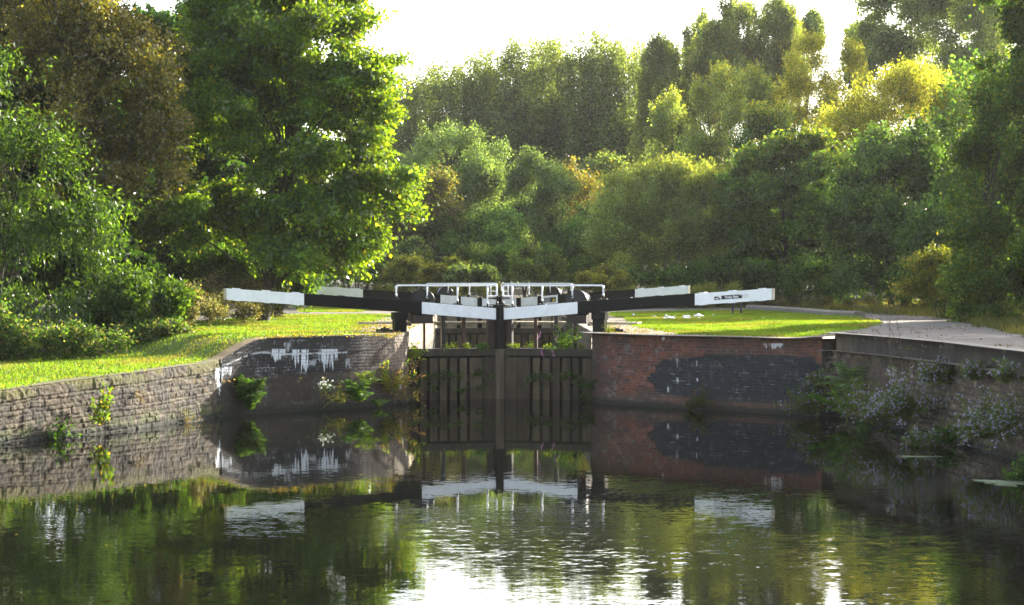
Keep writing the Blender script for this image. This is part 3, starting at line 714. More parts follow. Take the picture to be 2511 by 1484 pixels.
# ------------------------------------------------------------------ foliage
def unit(v): return v / np.maximum(1e-9, np.linalg.norm(v, axis=-1, keepdims=True))
def rdir(rng, n): return unit(rng.normal(size=(n, 3)))
def leaves(rng, P, A, L, W, C, fold=.25):
    """diamond leaves: base P, axis A"""
    n = len(P); A = unit(A); S = unit(np.cross(A, rdir(rng, n))); Nn = np.cross(A, S)
    L = L[:, None]; W = W[:, None]
    v0 = P; v1 = P + A * L * .45 + S * W * .5 + Nn * W * fold * .5; v2 = P + A * L - Nn * L * .12; v3 = P + A * L * .45 - S * W * .5 + Nn * W * fold * .5
    V = np.stack([v0, v1, v2, v3], 1).reshape(-1, 3); Q = np.arange(4 * n).reshape(-1, 4)
    return V, Q, np.repeat(C, 4, 0)
def pick_cols(rng, pal, n, grp=None, var=.25):
    pal = np.array(pal, float); w = pal[:, 3] / pal[:, 3].sum(); i = rng.choice(len(pal), n, p=w)
    c = pal[i, :3] * (1 + var * rng.normal(size=(n, 1))).clip(.4, 1.8)
    return c
def make_crown(seed, ells, n, leaf=(.14, .085), twig=.5, style='round', pal=None, nsub=40, subr=.3, per=12, droop=.35, tips=None, shell=.55, subz=1.0, jit=.12, palvar=.25, zmin=None):
    rng = np.random.default_rng(seed); ells = np.array(ells, float)
    area = ells[:, 3] * ells[:, 5] + ells[:, 4] * ells[:, 5] + ells[:, 3] * ells[:, 4]; w = area ** .75; w = w / w.sum()
    ei = rng.choice(len(ells), nsub, p=w); d = rdir(rng, nsub); d[:, 2] = np.where(d[:, 2] < -.5, -d[:, 2], d[:, 2])
    rad = (shell + (1.02 - shell) * rng.random(nsub) ** .45)[:, None]
    SCc = ells[ei, :3] + d * rad * ells[ei, 3:6]
    rmin = np.minimum(ells[:, 3], ells[:, 5]); rm = (rmin * w).sum(); sr = np.clip(rmin, .55 * rm, 1.05 * rm)[ei] * subr * rng.uniform(.7, 1.25, nsub)
    nt = n // per
    si = rng.choice(nsub, nt, p=sr ** 1.6 / (sr ** 1.6).sum()); dd = rdir(rng, nt); dd[:, 2] = np.abs(dd[:, 2]) * np.where(rng.random(nt) < .75, 1, -1)
    sv = np.stack([sr, sr, sr * subz], -1)[si]
    org = SCc[si] + dd * sv * rng.uniform(.35, 1.0, nt)[:, None]
    cen = ells[:, :3].mean(0)
    out = unit(org - cen[None])
    if style == 'round': td = out * .7 + dd * .5 + rdir(rng, nt) * .5 + np.array([0, 0, .1])
    elif style == 'up': td = out * .25 + rdir(rng, nt) * .25 + np.array([0, 0, 1.0])
    elif style == 'willow': td = out * .6 + rdir(rng, nt) * .35 + np.array([0, 0, .55])
    elif style == 'flat': td = (out * .8 + rdir(rng, nt) * .4) * np.array([1, 1, .35]) + np.array([0, 0, .02])
    td = unit(td); tl = twig * rng.uniform(.5, 1.4, nt)
    t = np.tile(np.linspace(0, 1, per), nt); I = np.repeat(np.arange(nt), per); m = len(I)
    P = org[I] + td[I] * (tl[I] * t)[:, None] + rng.normal(size=(m, 3)) * jit * twig
    P[:, 2] -= droop * .35 * twig * t ** 2
    A = td[I] * .5 + rdir(rng, m) * .9 + np.array([0, 0, -droop])
    if style in ('up', 'willow'): A = td[I] * .8 + rdir(rng, m) * .7
    C = pick_cols(rng, pal, m, var=palvar)
    C = C * (1 + .30 * rng.normal(size=(nsub, 1)).clip(-1.6, 1.6))[si][I] * (1 + .15 * rng.normal(size=(nt, 1)).clip(-1.6, 1.6))[I]
    if tips is not None:   # (colour, start fraction of height)
        z0, z1 = P[:, 2].min(), P[:, 2].max(); f = sstep(tips[1], 1.0, (P[:, 2] - z0) / (z1 - z0) + .15 * rng.normal(size=m)); f = (rng.random(m) < f)
        C = np.where(f[:, None], np.array(tips[0]) * (.7 + .6 * rng.random((m, 1))), C)
    Lf = leaf[0] * rng.uniform(.65, 1.3, m); Wf = leaf[1] * rng.uniform(.65, 1.3, m)
    V, Q, CC = leaves(rng, P, A, Lf, Wf, np.clip(C, .003, .9))
    if zmin is not None: V[:, 2] = np.maximum(V[:, 2], zmin)
    return V, Q, CC, SCc, sr, org[::max(1, nt // (nsub * 3))], si[::max(1, nt // (nsub * 3))]
def tubes(list_, sides=5):
    Vs = []; Qs = []; off = 0
    for pts, r0, r1 in list_:
        pts = np.asarray(pts, float); n = len(pts); t = unit(np.gradient(pts, axis=0)); up = np.array([0, 0, 1.0]) if abs(t[0, 2]) < .9 else np.array([1.0, 0, 0])
        a = unit(np.cross(t, up)); b = np.cross(t, a); rr = np.linspace(r0, r1, n)
        ang = np.arange(sides) * 2 * math.pi / sides
        ring = pts[:, None] + (a[:, None] * np.cos(ang)[None, :, None] + b[:, None] * np.sin(ang)[None, :, None]) * rr[:, None, None]
        Vs.append(ring.reshape(-1, 3)); i = np.arange(n - 1)[:, None] * sides; k = np.arange(sides)[None]; k2 = (k + 1) % sides
        Qs.append((np.stack([i + k, i + k2, i + sides + k2, i + sides + k], -1).reshape(-1, 4)) + off); off += n * sides
    return np.concatenate(Vs), np.concatenate(Qs)
def bez(a, b, c, n=6):
    t = np.linspace(0, 1, n)[:, None]; return a * (1 - t) ** 2 + 2 * b * t * (1 - t) + c * t * t
def limbs(rng, base, topz, SCc, sr, org, si, r, stems=1, frac=(.25, .85), sub=True, wob=.4):
    out = []; cen = SCc.mean(0); st = []
    for k in range(stems):
        b = base + np.array([rng.normal() * .25, rng.normal() * .25, 0]) * (stems > 1)
        tp = np.array([cen[0] + rng.normal() * wob * (1 + 2 * (stems > 1)), cen[1] + rng.normal() * wob, topz])
        mid = (b + tp) / 2 + np.array([rng.normal() * wob, rng.normal() * wob, 0]); p = bez(b, mid, tp, 12); st.append(p)
        out.append((p, r / math.sqrt(stems), r * .12))
    for j, c in enumerate(SCc):
        if j % max(1, len(SCc) // 55): continue
        p = st[rng.integers(stems)]; h = np.clip((c[2] - base[2]) / (topz - base[2]) * .75, frac[0] * .5, .95) * rng.uniform(.6, 1)
        a = p[int(np.clip(h * 11, 1, 11))]; m = a * .5 + c * .5 + np.array([0, 0, .12 * np.linalg.norm(c - a)])
        out.append((bez(a, m, c), r * .17 * (1 - h * .6), r * .04))
    if sub:
        for o, s in zip(org, si):
            if s % max(1, len(SCc) // 55): continue
            out.append((bez(SCc[s], (SCc[s] + o) / 2 + rng.normal(size=3) * .05, o, 4), r * .055, r * .02))
    return tubes(out)
NT = [0]
LEAFN = 1.55
def br(pal, k): return [(a * k, b_ * k, c_ * k, w_) for a, b_, c_, w_ in pal]
def tree(name, label, cat, ells, n, base, mat=None, bark=None, r=.18, stems=1, group=None, topz=None, **kw):
    NT[0] += 1; seed = 100 + NT[0] * 7
    n = int(n * LEAFN); kw['nsub'] = int(kw.get('nsub', 40) * 1.1); lf = kw.get('leaf', (.14, .085)); kw['leaf'] = (lf[0] * 1.12, lf[1] * 1.2)
    V, Q, C, SCc, sr, org, si = make_crown(seed, ells, n, **kw)
    rng = np.random.default_rng(seed + 1); base = np.array(base, float)
    root = empty(name, tuple(base), label, cat, group)
    mesh_obj('crown', V, Q, mat or M_leaf, parent=root, cols=C, origin=base)
    TV, TQ = limbs(rng, base, topz if topz else SCc[:, 2].max() * .9 + base[2] * .1, SCc, sr, org, si, r, stems)
    mesh_obj('trunk', TV, TQ, bark or M_bark, parent=root, origin=base, smooth=True)
    return root
def EL(lst, Y, dep=1.0):
    """ellipsoids from the survey table: (px,py,rx,ry[,dY]) at distance Y"""
    o = []
    for e in lst:
        y = Y + (e[4] if len(e) > 4 else 0); c = at(e[0], e[1], y); rx = e[2] / F * y; rz = e[3] / F * y
        o.append((*c, rx, max(rx * dep, .3), rz))
    return o
def gz(px, Y):
    x = (px - 1255) / F * Y
    return float(h_left(np.array(x), np.array(Y)) if x < -1 else h_right(np.array(x), np.array(Y))) if Y < 150 else 2.1 + .02 * (Y - 150)
def base(px, Y, dz=-.15): return ((px - 1255) / F * Y, Y, gz(px, Y) + dz)

G_MAPLE = [(.045, .11, .016, 5), (.065, .14, .018, 3), (.034, .08, .015, 3), (.12, .15, .02, .3)]
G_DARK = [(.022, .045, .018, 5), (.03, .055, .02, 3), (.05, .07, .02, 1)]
G_PRUN = [(.036, .075, .016, 5), (.06, .11, .022, 3), (.022, .046, .012, 3)]
G_OLIVE = [(.115, .112, .032, 5), (.16, .14, .038, 3), (.075, .082, .026, 3), (.26, .20, .04, 1.3)]
G_GREY = [(.085, .11, .06, 5), (.115, .145, .075, 3), (.065, .085, .05, 2)]
G_WILLOW = [(.11, .13, .045, 5), (.14, .16, .05, 3), (.08, .10, .04, 2)]
G_POP = [(.12, .145, .07, 5), (.155, .18, .08, 3), (.085, .10, .05, 3), (.20, .18, .06, .6)]
G_YG = [(.11, .12, .03, 5), (.15, .14, .03, 3), (.20, .15, .03, 1.5)]
G_YEL = [(.27, .235, .045, 5), (.34, .28, .05, 3), (.15, .17, .04, 3), (.30, .19, .04, .5)]
G_MID = [(.055, .092, .028, 5), (.072, .11, .032, 3), (.038, .068, .022, 3)]
G_TAN = [(.17, .14, .07, 4), (.24, .20, .11, 3), (.09, .10, .035, 5), (.12, .075, .04, 1)]
YT = (.27, .25, .045)

# --- left side, near to far
tree('maple_tree', 'large bright green maple on the left bank reaching right towards the sky', 'tree',
     EL([(650, 170, 235, 330), (810, 60, 75, 75), (850, 200, 85, 80, -1), (885, 320, 95, 105), (925, 455, 105, 62, -1), (830, 590, 95, 68), (660, 570, 235, 125), (640, -170, 210, 200), (560, 330, 180, 250), (985, 452, 45, 22), (895, 60, 36, 18), (935, 158, 38, 18), (965, 508, 36, 16), (690, 90, 150, 120), (740, 210, 140, 120), (560, 120, 140, 130), (780, 330, 130, 100), (820, 250, 120, 130), (840, 440, 130, 120), (790, 540, 130, 110), (740, 620, 110, 70), (520, 560, 130, 110)], 63, .85),
     150000, base(640, 63), M_leafgloss, r=.28, topz=14, pal=br(G_MAPLE, 1.22), nsub=300, subr=.26, leaf=(.135, .09), twig=.75, per=11, droop=.45, style='flat', shell=.35, subz=.7)
tree('hedge_maple', 'broad olive-brown leaved tree left of the big green maple', 'tree',
     EL([(250, 260, 190, 240), (130, 40, 210, 190), (345, 430, 95, 130), (140, 440, 170, 160), (80, -180, 240, 180)], 58, .8),
     70000, base(250, 58), M_leafolive, r=.22, topz=13, pal=G_OLIVE, nsub=160, subr=.25, leaf=(.10, .07), twig=.5, per=12, droop=.3, style='round', shell=.45, subz=.8)
tree('cherry_tree', 'light green cherry with long drooping leaves at the left edge of the picture', 'tree',
     EL([(60, 430, 130, 110), (170, 560, 120, 75), (60, 600, 150, 130), (215, 660, 95, 65), (120, 760, 130, 80), (-10, 190, 85, 42), (-90, 350, 120, 250)], 50, .7),
     16000, base(40, 50), M_leafcherry, r=.08, stems=3, topz=6.5, pal=G_PRUN, nsub=120, subr=.2, leaf=(.135, .05), twig=1.0, per=16, droop=.8, style='flat', shell=.35, subz=.6)
tree('leafy_shrub', 'tall pale-leaved shrub at the edge of the grass, right of the cherry', 'shrub',
     EL([(350, 785, 95, 62), (425, 785, 50, 42), (300, 820, 80, 45)], 50.5, .8), 9000, base(345, 50.5), M_leafcherry, r=.05, stems=5, pal=G_PRUN, nsub=34, subr=.33, leaf=(.13, .055), twig=.5, per=10, droop=.3, style='willow', topz=3.0)
tree('bramble_bush', 'low bramble thicket under the cherry at the left edge', 'shrub',
     EL([(120, 860, 130, 48), (230, 862, 80, 40), (-30, 850, 120, 75)], 46.8, .7), 12000, base(120, 46.8), M_leaf, r=.04, stems=4, pal=G_MID + [(.14, .12, .06, 3)], nsub=40, subr=.4, leaf=(.075, .055), twig=.35, per=9, droop=.3, topz=2)
tree('bramble_bush', 'dark bramble between the pale shrub and the left stone wall grass', 'shrub',
     EL([(310, 855, 75, 30), (395, 835, 60, 28)], 49.2, .7), 7000, base(320, 49.2), M_leaf, r=.03, stems=4, pal=G_MID + [(.14, .12, .06, 4)], nsub=24, subr=.4, leaf=(.075, .055), twig=.3, per=9, topz=1.9)
for k, (x, Y, ytop, rx, lb) in enumerate(((60, 68, 250, 260, 'dark tree filling the gap behind the cherry at the far left'), (420, 74, 330, 170, 'dark tree in shade behind the olive-brown tree'),
                                  (620, 78, 420, 180, 'shaded tree behind the trunk of the big maple'), (150, 65, 380, 200, 'dark tree close behind the cherry and the olive-brown tree'), (-220, 60, 300, 260, 'dark tree beyond the left edge beside the cherry'))):
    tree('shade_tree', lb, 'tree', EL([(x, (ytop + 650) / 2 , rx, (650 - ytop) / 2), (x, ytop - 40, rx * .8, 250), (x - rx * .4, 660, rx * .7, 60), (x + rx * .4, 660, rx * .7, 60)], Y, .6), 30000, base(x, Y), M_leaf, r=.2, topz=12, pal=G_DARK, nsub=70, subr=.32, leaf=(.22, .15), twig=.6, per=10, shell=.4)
tree('leafy_shrub', 'green shrub below the maple behind the left balance beam', 'shrub', EL([(560, 680, 110, 60), (700, 700, 60, 40)], 66, .7), 11000, base(590, 66), M_leaf, r=.05, stems=4, pal=G_MID, nsub=30, subr=.35, leaf=(.13, .09), twig=.5, per=10)
for k, (px, Y, top, rx, lb) in enumerate(((40, 82, 560, 140, 'low dark thicket far behind the cherry'), (260, 84, 560, 140, 'low dark thicket behind the olive-brown tree'), (470, 88, 570, 130, 'low dark thicket behind the left half of the maple'), (660, 92, 590, 110, 'low dark thicket behind the right half of the maple'), (-150, 75, 520, 160, 'low dark thicket beyond the left edge'))):
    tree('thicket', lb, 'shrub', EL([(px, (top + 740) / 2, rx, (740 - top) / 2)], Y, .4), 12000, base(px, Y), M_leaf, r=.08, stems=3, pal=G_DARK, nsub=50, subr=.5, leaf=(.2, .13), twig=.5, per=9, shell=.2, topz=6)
# dry undergrowth
def brush(name, label, ells, n, pal, seed, leaf=(.10, .035), style='willow', mat=None, **kw):
    V, Q, C, *_ = make_crown(seed, ells, n, leaf=leaf, style=style, pal=pal, nsub=80, subr=.5, per=8, twig=.3, **kw)
    return tag(mesh_obj(name, V, Q, mat or M_leafyel, cols=C), label, None, None, 'stuff')
brush('undergrowth', 'dry tan bramble and dead grass below the left trees', EL([(490, 785, 60, 36, -8), (560, 775, 70, 34, -5), (640, 765, 60, 30, -1), (700, 745, 40, 26, 4), (450, 770, 60, 50, -9), (560, 735, 90, 40, 0)], 62, .8), 26000, G_TAN, 901, zmin=1.75)

# --- right side
tree('edge_tree', 'tall dark green tree with yellow-lit left side at the right edge', 'tree',
     EL([(2455, 500, 100, 270), (2495, 190, 85, 150), (2400, 640, 65, 130), (2440, 765, 85, 40), (2470, 0, 70, 60), (2540, 300, 80, 400), (2430, 330, 50, 90), (2440, 720, 95, 65)], 58, .9), 60000, base(2450, 58), M_leaf, r=.14, stems=1, topz=9, pal=G_MID + [(.13, .13, .02, 2.2)], nsub=150, subr=.33, leaf=(.10, .065), twig=.45, per=11, shell=.55, subz=1.0)
tree('leafy_shrub', 'yellow-green arching shrub left of the dark tree at the right edge', 'shrub',
     EL([(2310, 690, 70, 55), (2360, 720, 60, 60), (2270, 720, 50, 32)], 64, .8), 11000, base(2330, 64), M_leaf, r=.05, stems=5, pal=G_YG, nsub=36, subr=.33, leaf=(.13, .05), twig=.6, per=10, droop=.6, style='flat')
tree('sallow_tree', 'dark grey-green domed tree behind the path on the right', 'tree',
     EL([(2200, 500, 140, 165), (2200, 640, 150, 90), (2120, 560, 80, 110), (2280, 540, 80, 130)], 92, .8), 42000, base(2200, 92), M_leaf, r=.18, stems=3, pal=br(G_MID[:2], 1.3) + [(.085, .11, .07, 6)], nsub=110, subr=.27, leaf=(.14, .09), twig=.6, per=10, shell=.4)
tree('sycamore_tree', 'mid green sycamore between the grey dome and the front willow', 'tree',
     EL([(1950, 470, 115, 130), (1930, 620, 125, 110), (1850, 500, 70, 110), (1990, 380, 60, 50)], 98, .8), 42000, base(1940, 98), M_leaf, r=.18, pal=br(G_MID, 1.5) + [(.12, .16, .03, 2)], nsub=110, subr=.27, leaf=(.17, .12), twig=.7, per=10, style='flat', subz=.7, tips=((.16, .16, .03), .75))
tree('willow_tree', 'round olive-green willow standing alone right of the lock gates', 'tree',
     EL([(1600, 570, 130, 130), (1700, 560, 110, 120), (1540, 610, 90, 90), (1760, 620, 70, 85), (1650, 500, 90, 70), (1640, 660, 110, 50)], 100, .85), 56000, base(1640, 100), M_leaf, M_barkpale, r=.12, stems=7, pal=[(.17, .195, .09, 5), (.21, .235, .11, 3), (.13, .155, .07, 2)], nsub=150, subr=.26, leaf=(.17, .055), twig=.9, per=11, style='willow', subz=1.3, tips=((.20, .19, .05), .7))
mid = [  # name, label, ells, Y, n, pal, style, extra
 ('willow_tree', 'grey-green willow dome behind the gates on the left of the gap', [(1110, 440, 125, 105), (1050, 520, 100, 100), (1190, 520, 80, 100)], 122, 34000, G_GREY, 'willow'),
 ('willow_tree', 'smaller grey willow right of the grey-green dome', [(1320, 500, 82, 90), (1290, 600, 90, 70)], 118, 24000, G_GREY, 'willow'),
 ('alder_tree', 'brownish tree in front of the grey-green willow dome', [(1040, 530, 75, 95), (970, 600, 80, 70)], 112, 20000, [(.07, .075, .035, 4), (.11, .08, .035, 3)], 'round'),
 ('alder_tree', 'dark low tree behind the yellowish shrubs, left of the gates', [(900, 600, 85, 70), (830, 620, 80, 60)], 114, 16000, G_GREY, 'round'),
 ('alder_tree', 'dark low tree filling the hollow straight behind the gates', [(1190, 610, 90, 65), (1110, 620, 80, 60)], 112, 18000, G_MID, 'round'),
 ('birch_tree', 'brown and orange leaved birch in the gap between the willows', [(1395, 560, 50, 90), (1420, 480, 45, 80)], 126, 9000, [(.16, .10, .03, 3), (.10, .09, .03, 5)], 'round'),
 ('alder_tree', 'dark tree low between the grey willow and the olive willow', [(1420, 620, 70, 70)], 116, 12000, G_MID, 'round'),
 ('birch_tree', 'slim green-gold birch above the left shoulder of the olive willow', [(1650, 370, 48, 110)], 125, 13000, G_POP, 'willow'),
 ('birch_tree', 'light green topped birch above the olive willow', [(1760, 300, 58, 115), (1740, 420, 70, 80)], 122, 18000, G_POP + [(.17, .17, .03, 3)], 'willow'),
 ('birch_tree', 'light green birch left of the yellow birches', [(1835, 300, 55, 105)], 126, 14000, G_POP + [(.14, .15, .03, 4)], 'willow'),
 ('birch_tree', 'green birch low behind the sycamore crown', [(1880, 380, 60, 100)], 118, 14000, G_MID, 'willow'),
 ('alder_tree', 'dark tree at the foot of the wood right of the olive willow', [(1850, 630, 70, 75)], 106, 14000, G_MID, 'round'),
 ('birch_tree', 'tall yellow birch whose top stands against the sky', [(1985, 200, 60, 95), (1950, 290, 75, 80)], 128, 20000, G_YEL, 'willow'),
 ('birch_tree', 'slender yellow birch right of the tall yellow one', [(2080, 210, 40, 90), (2070, 320, 65, 70)], 126, 14000, G_YEL, 'willow'),
 ('birch_tree', 'broad golden birch above the grey dome tree', [(2215, 290, 105, 95), (2120, 335, 90, 85)], 108, 26000, G_YEL, 'willow'),
 ('birch_tree', 'golden birch between the broad one and the right edge tree', [(2340, 320, 70, 90), (2390, 420, 60, 130)], 104, 18000, G_YEL + G_YG, 'willow'),
 ('birch_tree', 'pale green birch behind the golden birches', [(2300, 290, 60, 80)], 116, 10000, G_POP + G_YG, 'willow'),
 ('alder_tree', 'dark tree in the shade between the grey dome and the right edge', [(2330, 600, 80, 110)], 84, 15000, G_MID, 'round'),
 ('alder_tree', 'dark tree in the shade between the sycamore and the grey dome', [(2060, 620, 60, 90)], 100, 13000, G_MID, 'round'),
 ('ash_tree', 'large tall ash with see-through crown, upper right', [(2290, 80, 140, 150), (2220, 190, 110, 100), (2270, -60, 120, 90), (2190, 70, 80, 90), (2330, 10, 90, 80)], 138, 38000, G_POP, 'round'),
 ('ash_tree', 'ash with a low left-reaching crown, left of the large ash', [(2150, 170, 75, 80), (2120, 115, 45, 40)], 142, 12000, G_POP, 'round'),
 ('ash_tree', 'tall ash in the upper right corner', [(2450, 110, 120, 190), (2400, 0, 90, 90), (2480, -20, 90, 90), (2390, 130, 80, 90)], 134, 34000, G_POP, 'round'),
 ('ash_tree', 'ash standing behind between the two tall corner trees', [(2370, 40, 80, 120), (2360, 190, 90, 90)], 146, 13000, G_POP, 'round'),
 ('poplar_tree', 'broad olive poplar, highest crown right of the row', [(1800, 115, 72, 90), (1750, 150, 50, 80), (1790, 230, 90, 110)], 150, 22000, G_YG + G_POP, 'up'),
 ('poplar_tree', 'broad olive poplar right of the highest crown', [(1905, 130, 60, 105), (1910, 240, 75, 90)], 152, 20000, G_YG + G_POP, 'up'),
 ('poplar_tree', 'slim poplar showing above the yellow birch', [(1990, 110, 28, 60)], 156, 4500, G_POP, 'up'),
 ('poplar_tree', 'olive poplar just left of the highest crown', [(1718, 170, 52, 110), (1720, 280, 70, 100)], 154, 17000, G_YG + G_POP, 'up'),
 ('poplar_tree', 'yellow-topped poplar in front of the right end of the row', [(1620, 240, 52, 120), (1600, 350, 50, 80)], 150, 14000, G_YG + G_POP, 'up'),
]
for nm, lb, el, Y, n, pal, st in mid:
    px = el[0][0]; pal = [(a * 1.3, b_ * 1.3, c_ * 1.35, w_) for a, b_, c_, w_ in pal] if not lb.startswith(('broad golden', 'golden')) else br(pal, 1.08)
    if nm in ('alder_tree', 'willow_tree'): el = el + [(px - 30, 665, 60, 38), (px + 35, 665, 60, 38)]
    if nm == 'birch_tree': n = int(n * (.62 if pal is not G_YEL else .75))
    if nm == 'poplar_tree': n = int(n * 1.35)
    sm = .19 if nm in ('ash_tree', 'poplar_tree') else .15
    kw = {}
    if nm in ('birch_tree',) and 'brown' not in lb: kw['tips'] = (YT, .7) if pal is not G_MID else ((.13, .13, .03), .8)
    dk = 'leaf' if st != 'round' else 'leaf'
    tree(nm, lb, 'tree', EL(el, Y, .85), n, base(px, Y), M_leaf if pal is not G_YEL else M_leafyel, r=.13, stems=3 if nm in ('willow_tree', 'ash_tree') else 1,
         pal=pal, nsub=130 if nm == 'poplar_tree' else 60 if n > 15000 else 38, subr=(.26 if nm == 'ash_tree' else .27 if nm == 'poplar_tree' else .36), leaf=(sm, sm * (.5 if st != 'round' else .68)), twig=.8, per=10, style=st, subz=(1.7 if st == 'up' else 1.15), shell=.3, **kw)
for k, (px, Y, top, rx, lb) in enumerate(((2640, 62, 250, 130, 'dark tree just beyond the right edge of the picture'), (2800, 57, 330, 140, 'second dark tree beyond the right edge, nearer the pool'), (2560, 74, 330, 110, 'dark tree behind the tree at the right edge'))):
    tree('towpath_tree', lb, 'tree', EL([(px, (top + 760) / 2, rx, (760 - top) / 2), (px - 40, 690, rx * .8, 90)], Y, .8), 22000, base(px, Y), M_leaf, r=.15, stems=2, pal=G_MID, nsub=70, subr=.33, leaf=(.14, .09), twig=.5, per=10)
for k, (X_, Y_, h_, r_, lb) in enumerate(((24.5, 91, 11.8, 4.6, 'broad tree hidden behind the tree at the right edge'), (25, 57, 9.5, 3.4, 'tree beyond the right edge shading the near towpath'), (23, 50, 8.5, 3.2, 'small tree beyond the right edge beside the towpath, nearest the pool'), (27.5, 65, 10, 3.4, 'tree beyond the right edge shading the middle of the towpath'), (25.5, 82, 11.5, 3.6, 'tree beyond the right edge shading the far lawn, nearest of three'), (31, 88, 12.5, 4.2, 'tree beyond the right edge shading the far lawn, middle of three'), (37, 92, 13.5, 4.4, 'tree beyond the right edge shading the far lawn, farthest of three'))):
    zb = float(h_right(np.array(X_), np.array(Y_)))
    tree('shade_tree', lb, 'tree', [(X_, Y_, zb + h_ * .62, r_, r_, h_ * .36), (X_, Y_, zb + h_ * .3, r_ * 1.1, r_, h_ * .28)], 14000, (X_, Y_, zb - .15), M_leaf, r=.16, stems=2, pal=G_MID, nsub=60, subr=.35, leaf=(.2, .13), twig=.6, per=9)
for k, (px, Y, top, rx, lb) in enumerate(((1480, 118, 540, 85, 'dark leafy tree behind the left shoulder of the olive willow'), (1700, 120, 470, 110, 'dark leafy tree behind the crown of the olive willow'), (1850, 112, 450, 80, 'dark green tree between the olive willow and the sycamore'),
                                  (1990, 112, 430, 100, 'dark green tree behind the sycamore'), (2120, 110, 420, 90, 'dark green tree behind the left side of the grey dome'), (2260, 104, 400, 100, 'dark green tree behind the right side of the grey dome'), (2390, 90, 470, 80, 'dark green tree behind the yellow-green arching shrub'),
                                  (1000, 125, 520, 90, 'dark green tree low behind the brownish tree left of the gates'), (1290, 126, 560, 100, 'dark green tree low behind the smaller grey willow'), (860, 122, 500, 90, 'dark green tree low between the maple and the gates'))):
    tree('alder_tree', lb, 'tree', EL([(px, (top + 640) / 2, rx, (640 - top) / 2 + 20), (px, 655, rx * 1.1, 50)], Y, .6), 15000, base(px, Y), M_leaf, r=.15, stems=2, pal=br(G_MID + G_GREY[:1], 1.35), nsub=60, subr=.33, leaf=(.17, .115), twig=.6, per=10, shell=.3)
# poplar row
protos = []; ptop = []
for k in range(4):
    h = 22.0; rng = np.random.default_rng(50 + k)
    ells = [(0, 0, h * .52, 1.6 + .3 * rng.random(), 1.6, h * .46), (rng.normal() * .5, rng.normal() * .5, h * .40, 2.1, 2.0, h * .30)]
    V, Q, C, SCc, sr, org, si = make_crown(500 + k, ells, 11000, leaf=(.21, .13), twig=1.0, style='up', pal=G_POP, nsub=70, subr=.32, per=10, subz=2.6, shell=.3, tips=((.14, .15, .05), .8))
    TV, TQ = limbs(rng, np.array([0, 0, -.3]), h * .93, SCc, sr, org, si, .17, 1, sub=False)
    root = empty('poplar_tree', (0, 0, 0)); mesh_obj('crown', V, Q, M_leaf, parent=root, cols=C); mesh_obj('trunk', TV, TQ, M_bark, parent=root, smooth=True)
    protos.append(root); ptop.append(float(np.percentile(V[:, 2], 99.7)))
rr = random.Random(4); used = 0
xs = np.linspace(972, 1690, 25)
ordn = ['first', 'second', 'third', 'fourth', 'fifth', 'sixth', 'seventh', 'eighth', 'ninth', 'tenth', 'eleventh', 'twelfth', 'thirteenth', 'fourteenth', 'fifteenth', 'sixteenth', 'seventeenth', 'eighteenth', 'nineteenth', 'twentieth',
        'twenty-first', 'twenty-second', 'twenty-third', 'twenty-fourth', 'twenty-fifth']
def place_poplar(i, px, Y, top, label, group):
    global used
    p = protos[i % 4]
    if used < 4 and i == used: o = p; used += 1
    else:
        o = p.copy(); COL.objects.link(o)
        for ch in list(p.children): c = ch.copy(); COL.objects.link(c); c.parent = o
    b = base(px, Y); hh = at(px, top, Y)[2] - b[2]; s = hh / 21.9
    s = hh / ptop[i % 4]; o.location = b; o.rotation_euler = (rr.uniform(-.02, .02), rr.uniform(-.02, .02), rr.uniform(0, 6.28)); w = rr.uniform(1.1, 1.45); o.scale = (w, w, s)
    tag(o, label, 'tree', group)
for i, px in enumerate(xs):
    top = np.interp(px, [960, 1100, 1250, 1450, 1600, 1700], [190, 150, 105, 85, 95, 150]) + rr.uniform(-10, 14)
    place_poplar(i, px + rr.uniform(-7, 7), 166 + rr.uniform(-4, 4), top, 'tall narrow poplar, %s from the left in the row against the sky' % ordn[i], 'row of tall narrow poplars')
for i, px in enumerate(np.linspace(985, 1660, 14)):
    top = np.interp(px, [960, 1100, 1250, 1450, 1600, 1700], [205, 175, 135, 115, 120, 180]) + rr.uniform(-5, 25)
    place_poplar(i + 40, px + rr.uniform(-9, 9), 178 + rr.uniform(-4, 4), top, 'poplar in the rear rank, %s from the left behind the tall row' % ordn[i], 'rear rank of poplars')
# far wood closing the view behind everything
for k, (px, Y, top, lb) in enumerate(((880, 150, 330, 'distant dark tree seen beside the maple, left of the row'), (1050, 152, 420, 'low tree at the foot of the row, left end'), (1200, 150, 430, 'low tree at the foot of the row, near its middle'),
                                  (1360, 152, 420, 'low tree at the foot of the row, above the grey willow'), (1500, 150, 400, 'low tree at the foot of the row, above the olive willow'),
                                  (1640, 158, 380, 'low tree between the row and the slim birch'), (2100, 160, 300, 'far tree seen low behind the yellow birches'), (2480, 120, 300, 'dark tree behind the right edge tree'))):
    tree('scrub_tree', lb, 'tree', EL([(px, (top + 640) / 2, 85, (640 - top) / 2), (px + 20, 610, 95, 60)], Y, .6), 11000, base(px, Y), M_leaf, r=.13, stems=2, pal=G_POP[:3] + [(.16, .11, .03, 1)], nsub=60, subr=.33, leaf=(.24, .15), twig=.9, per=9, shell=.3)
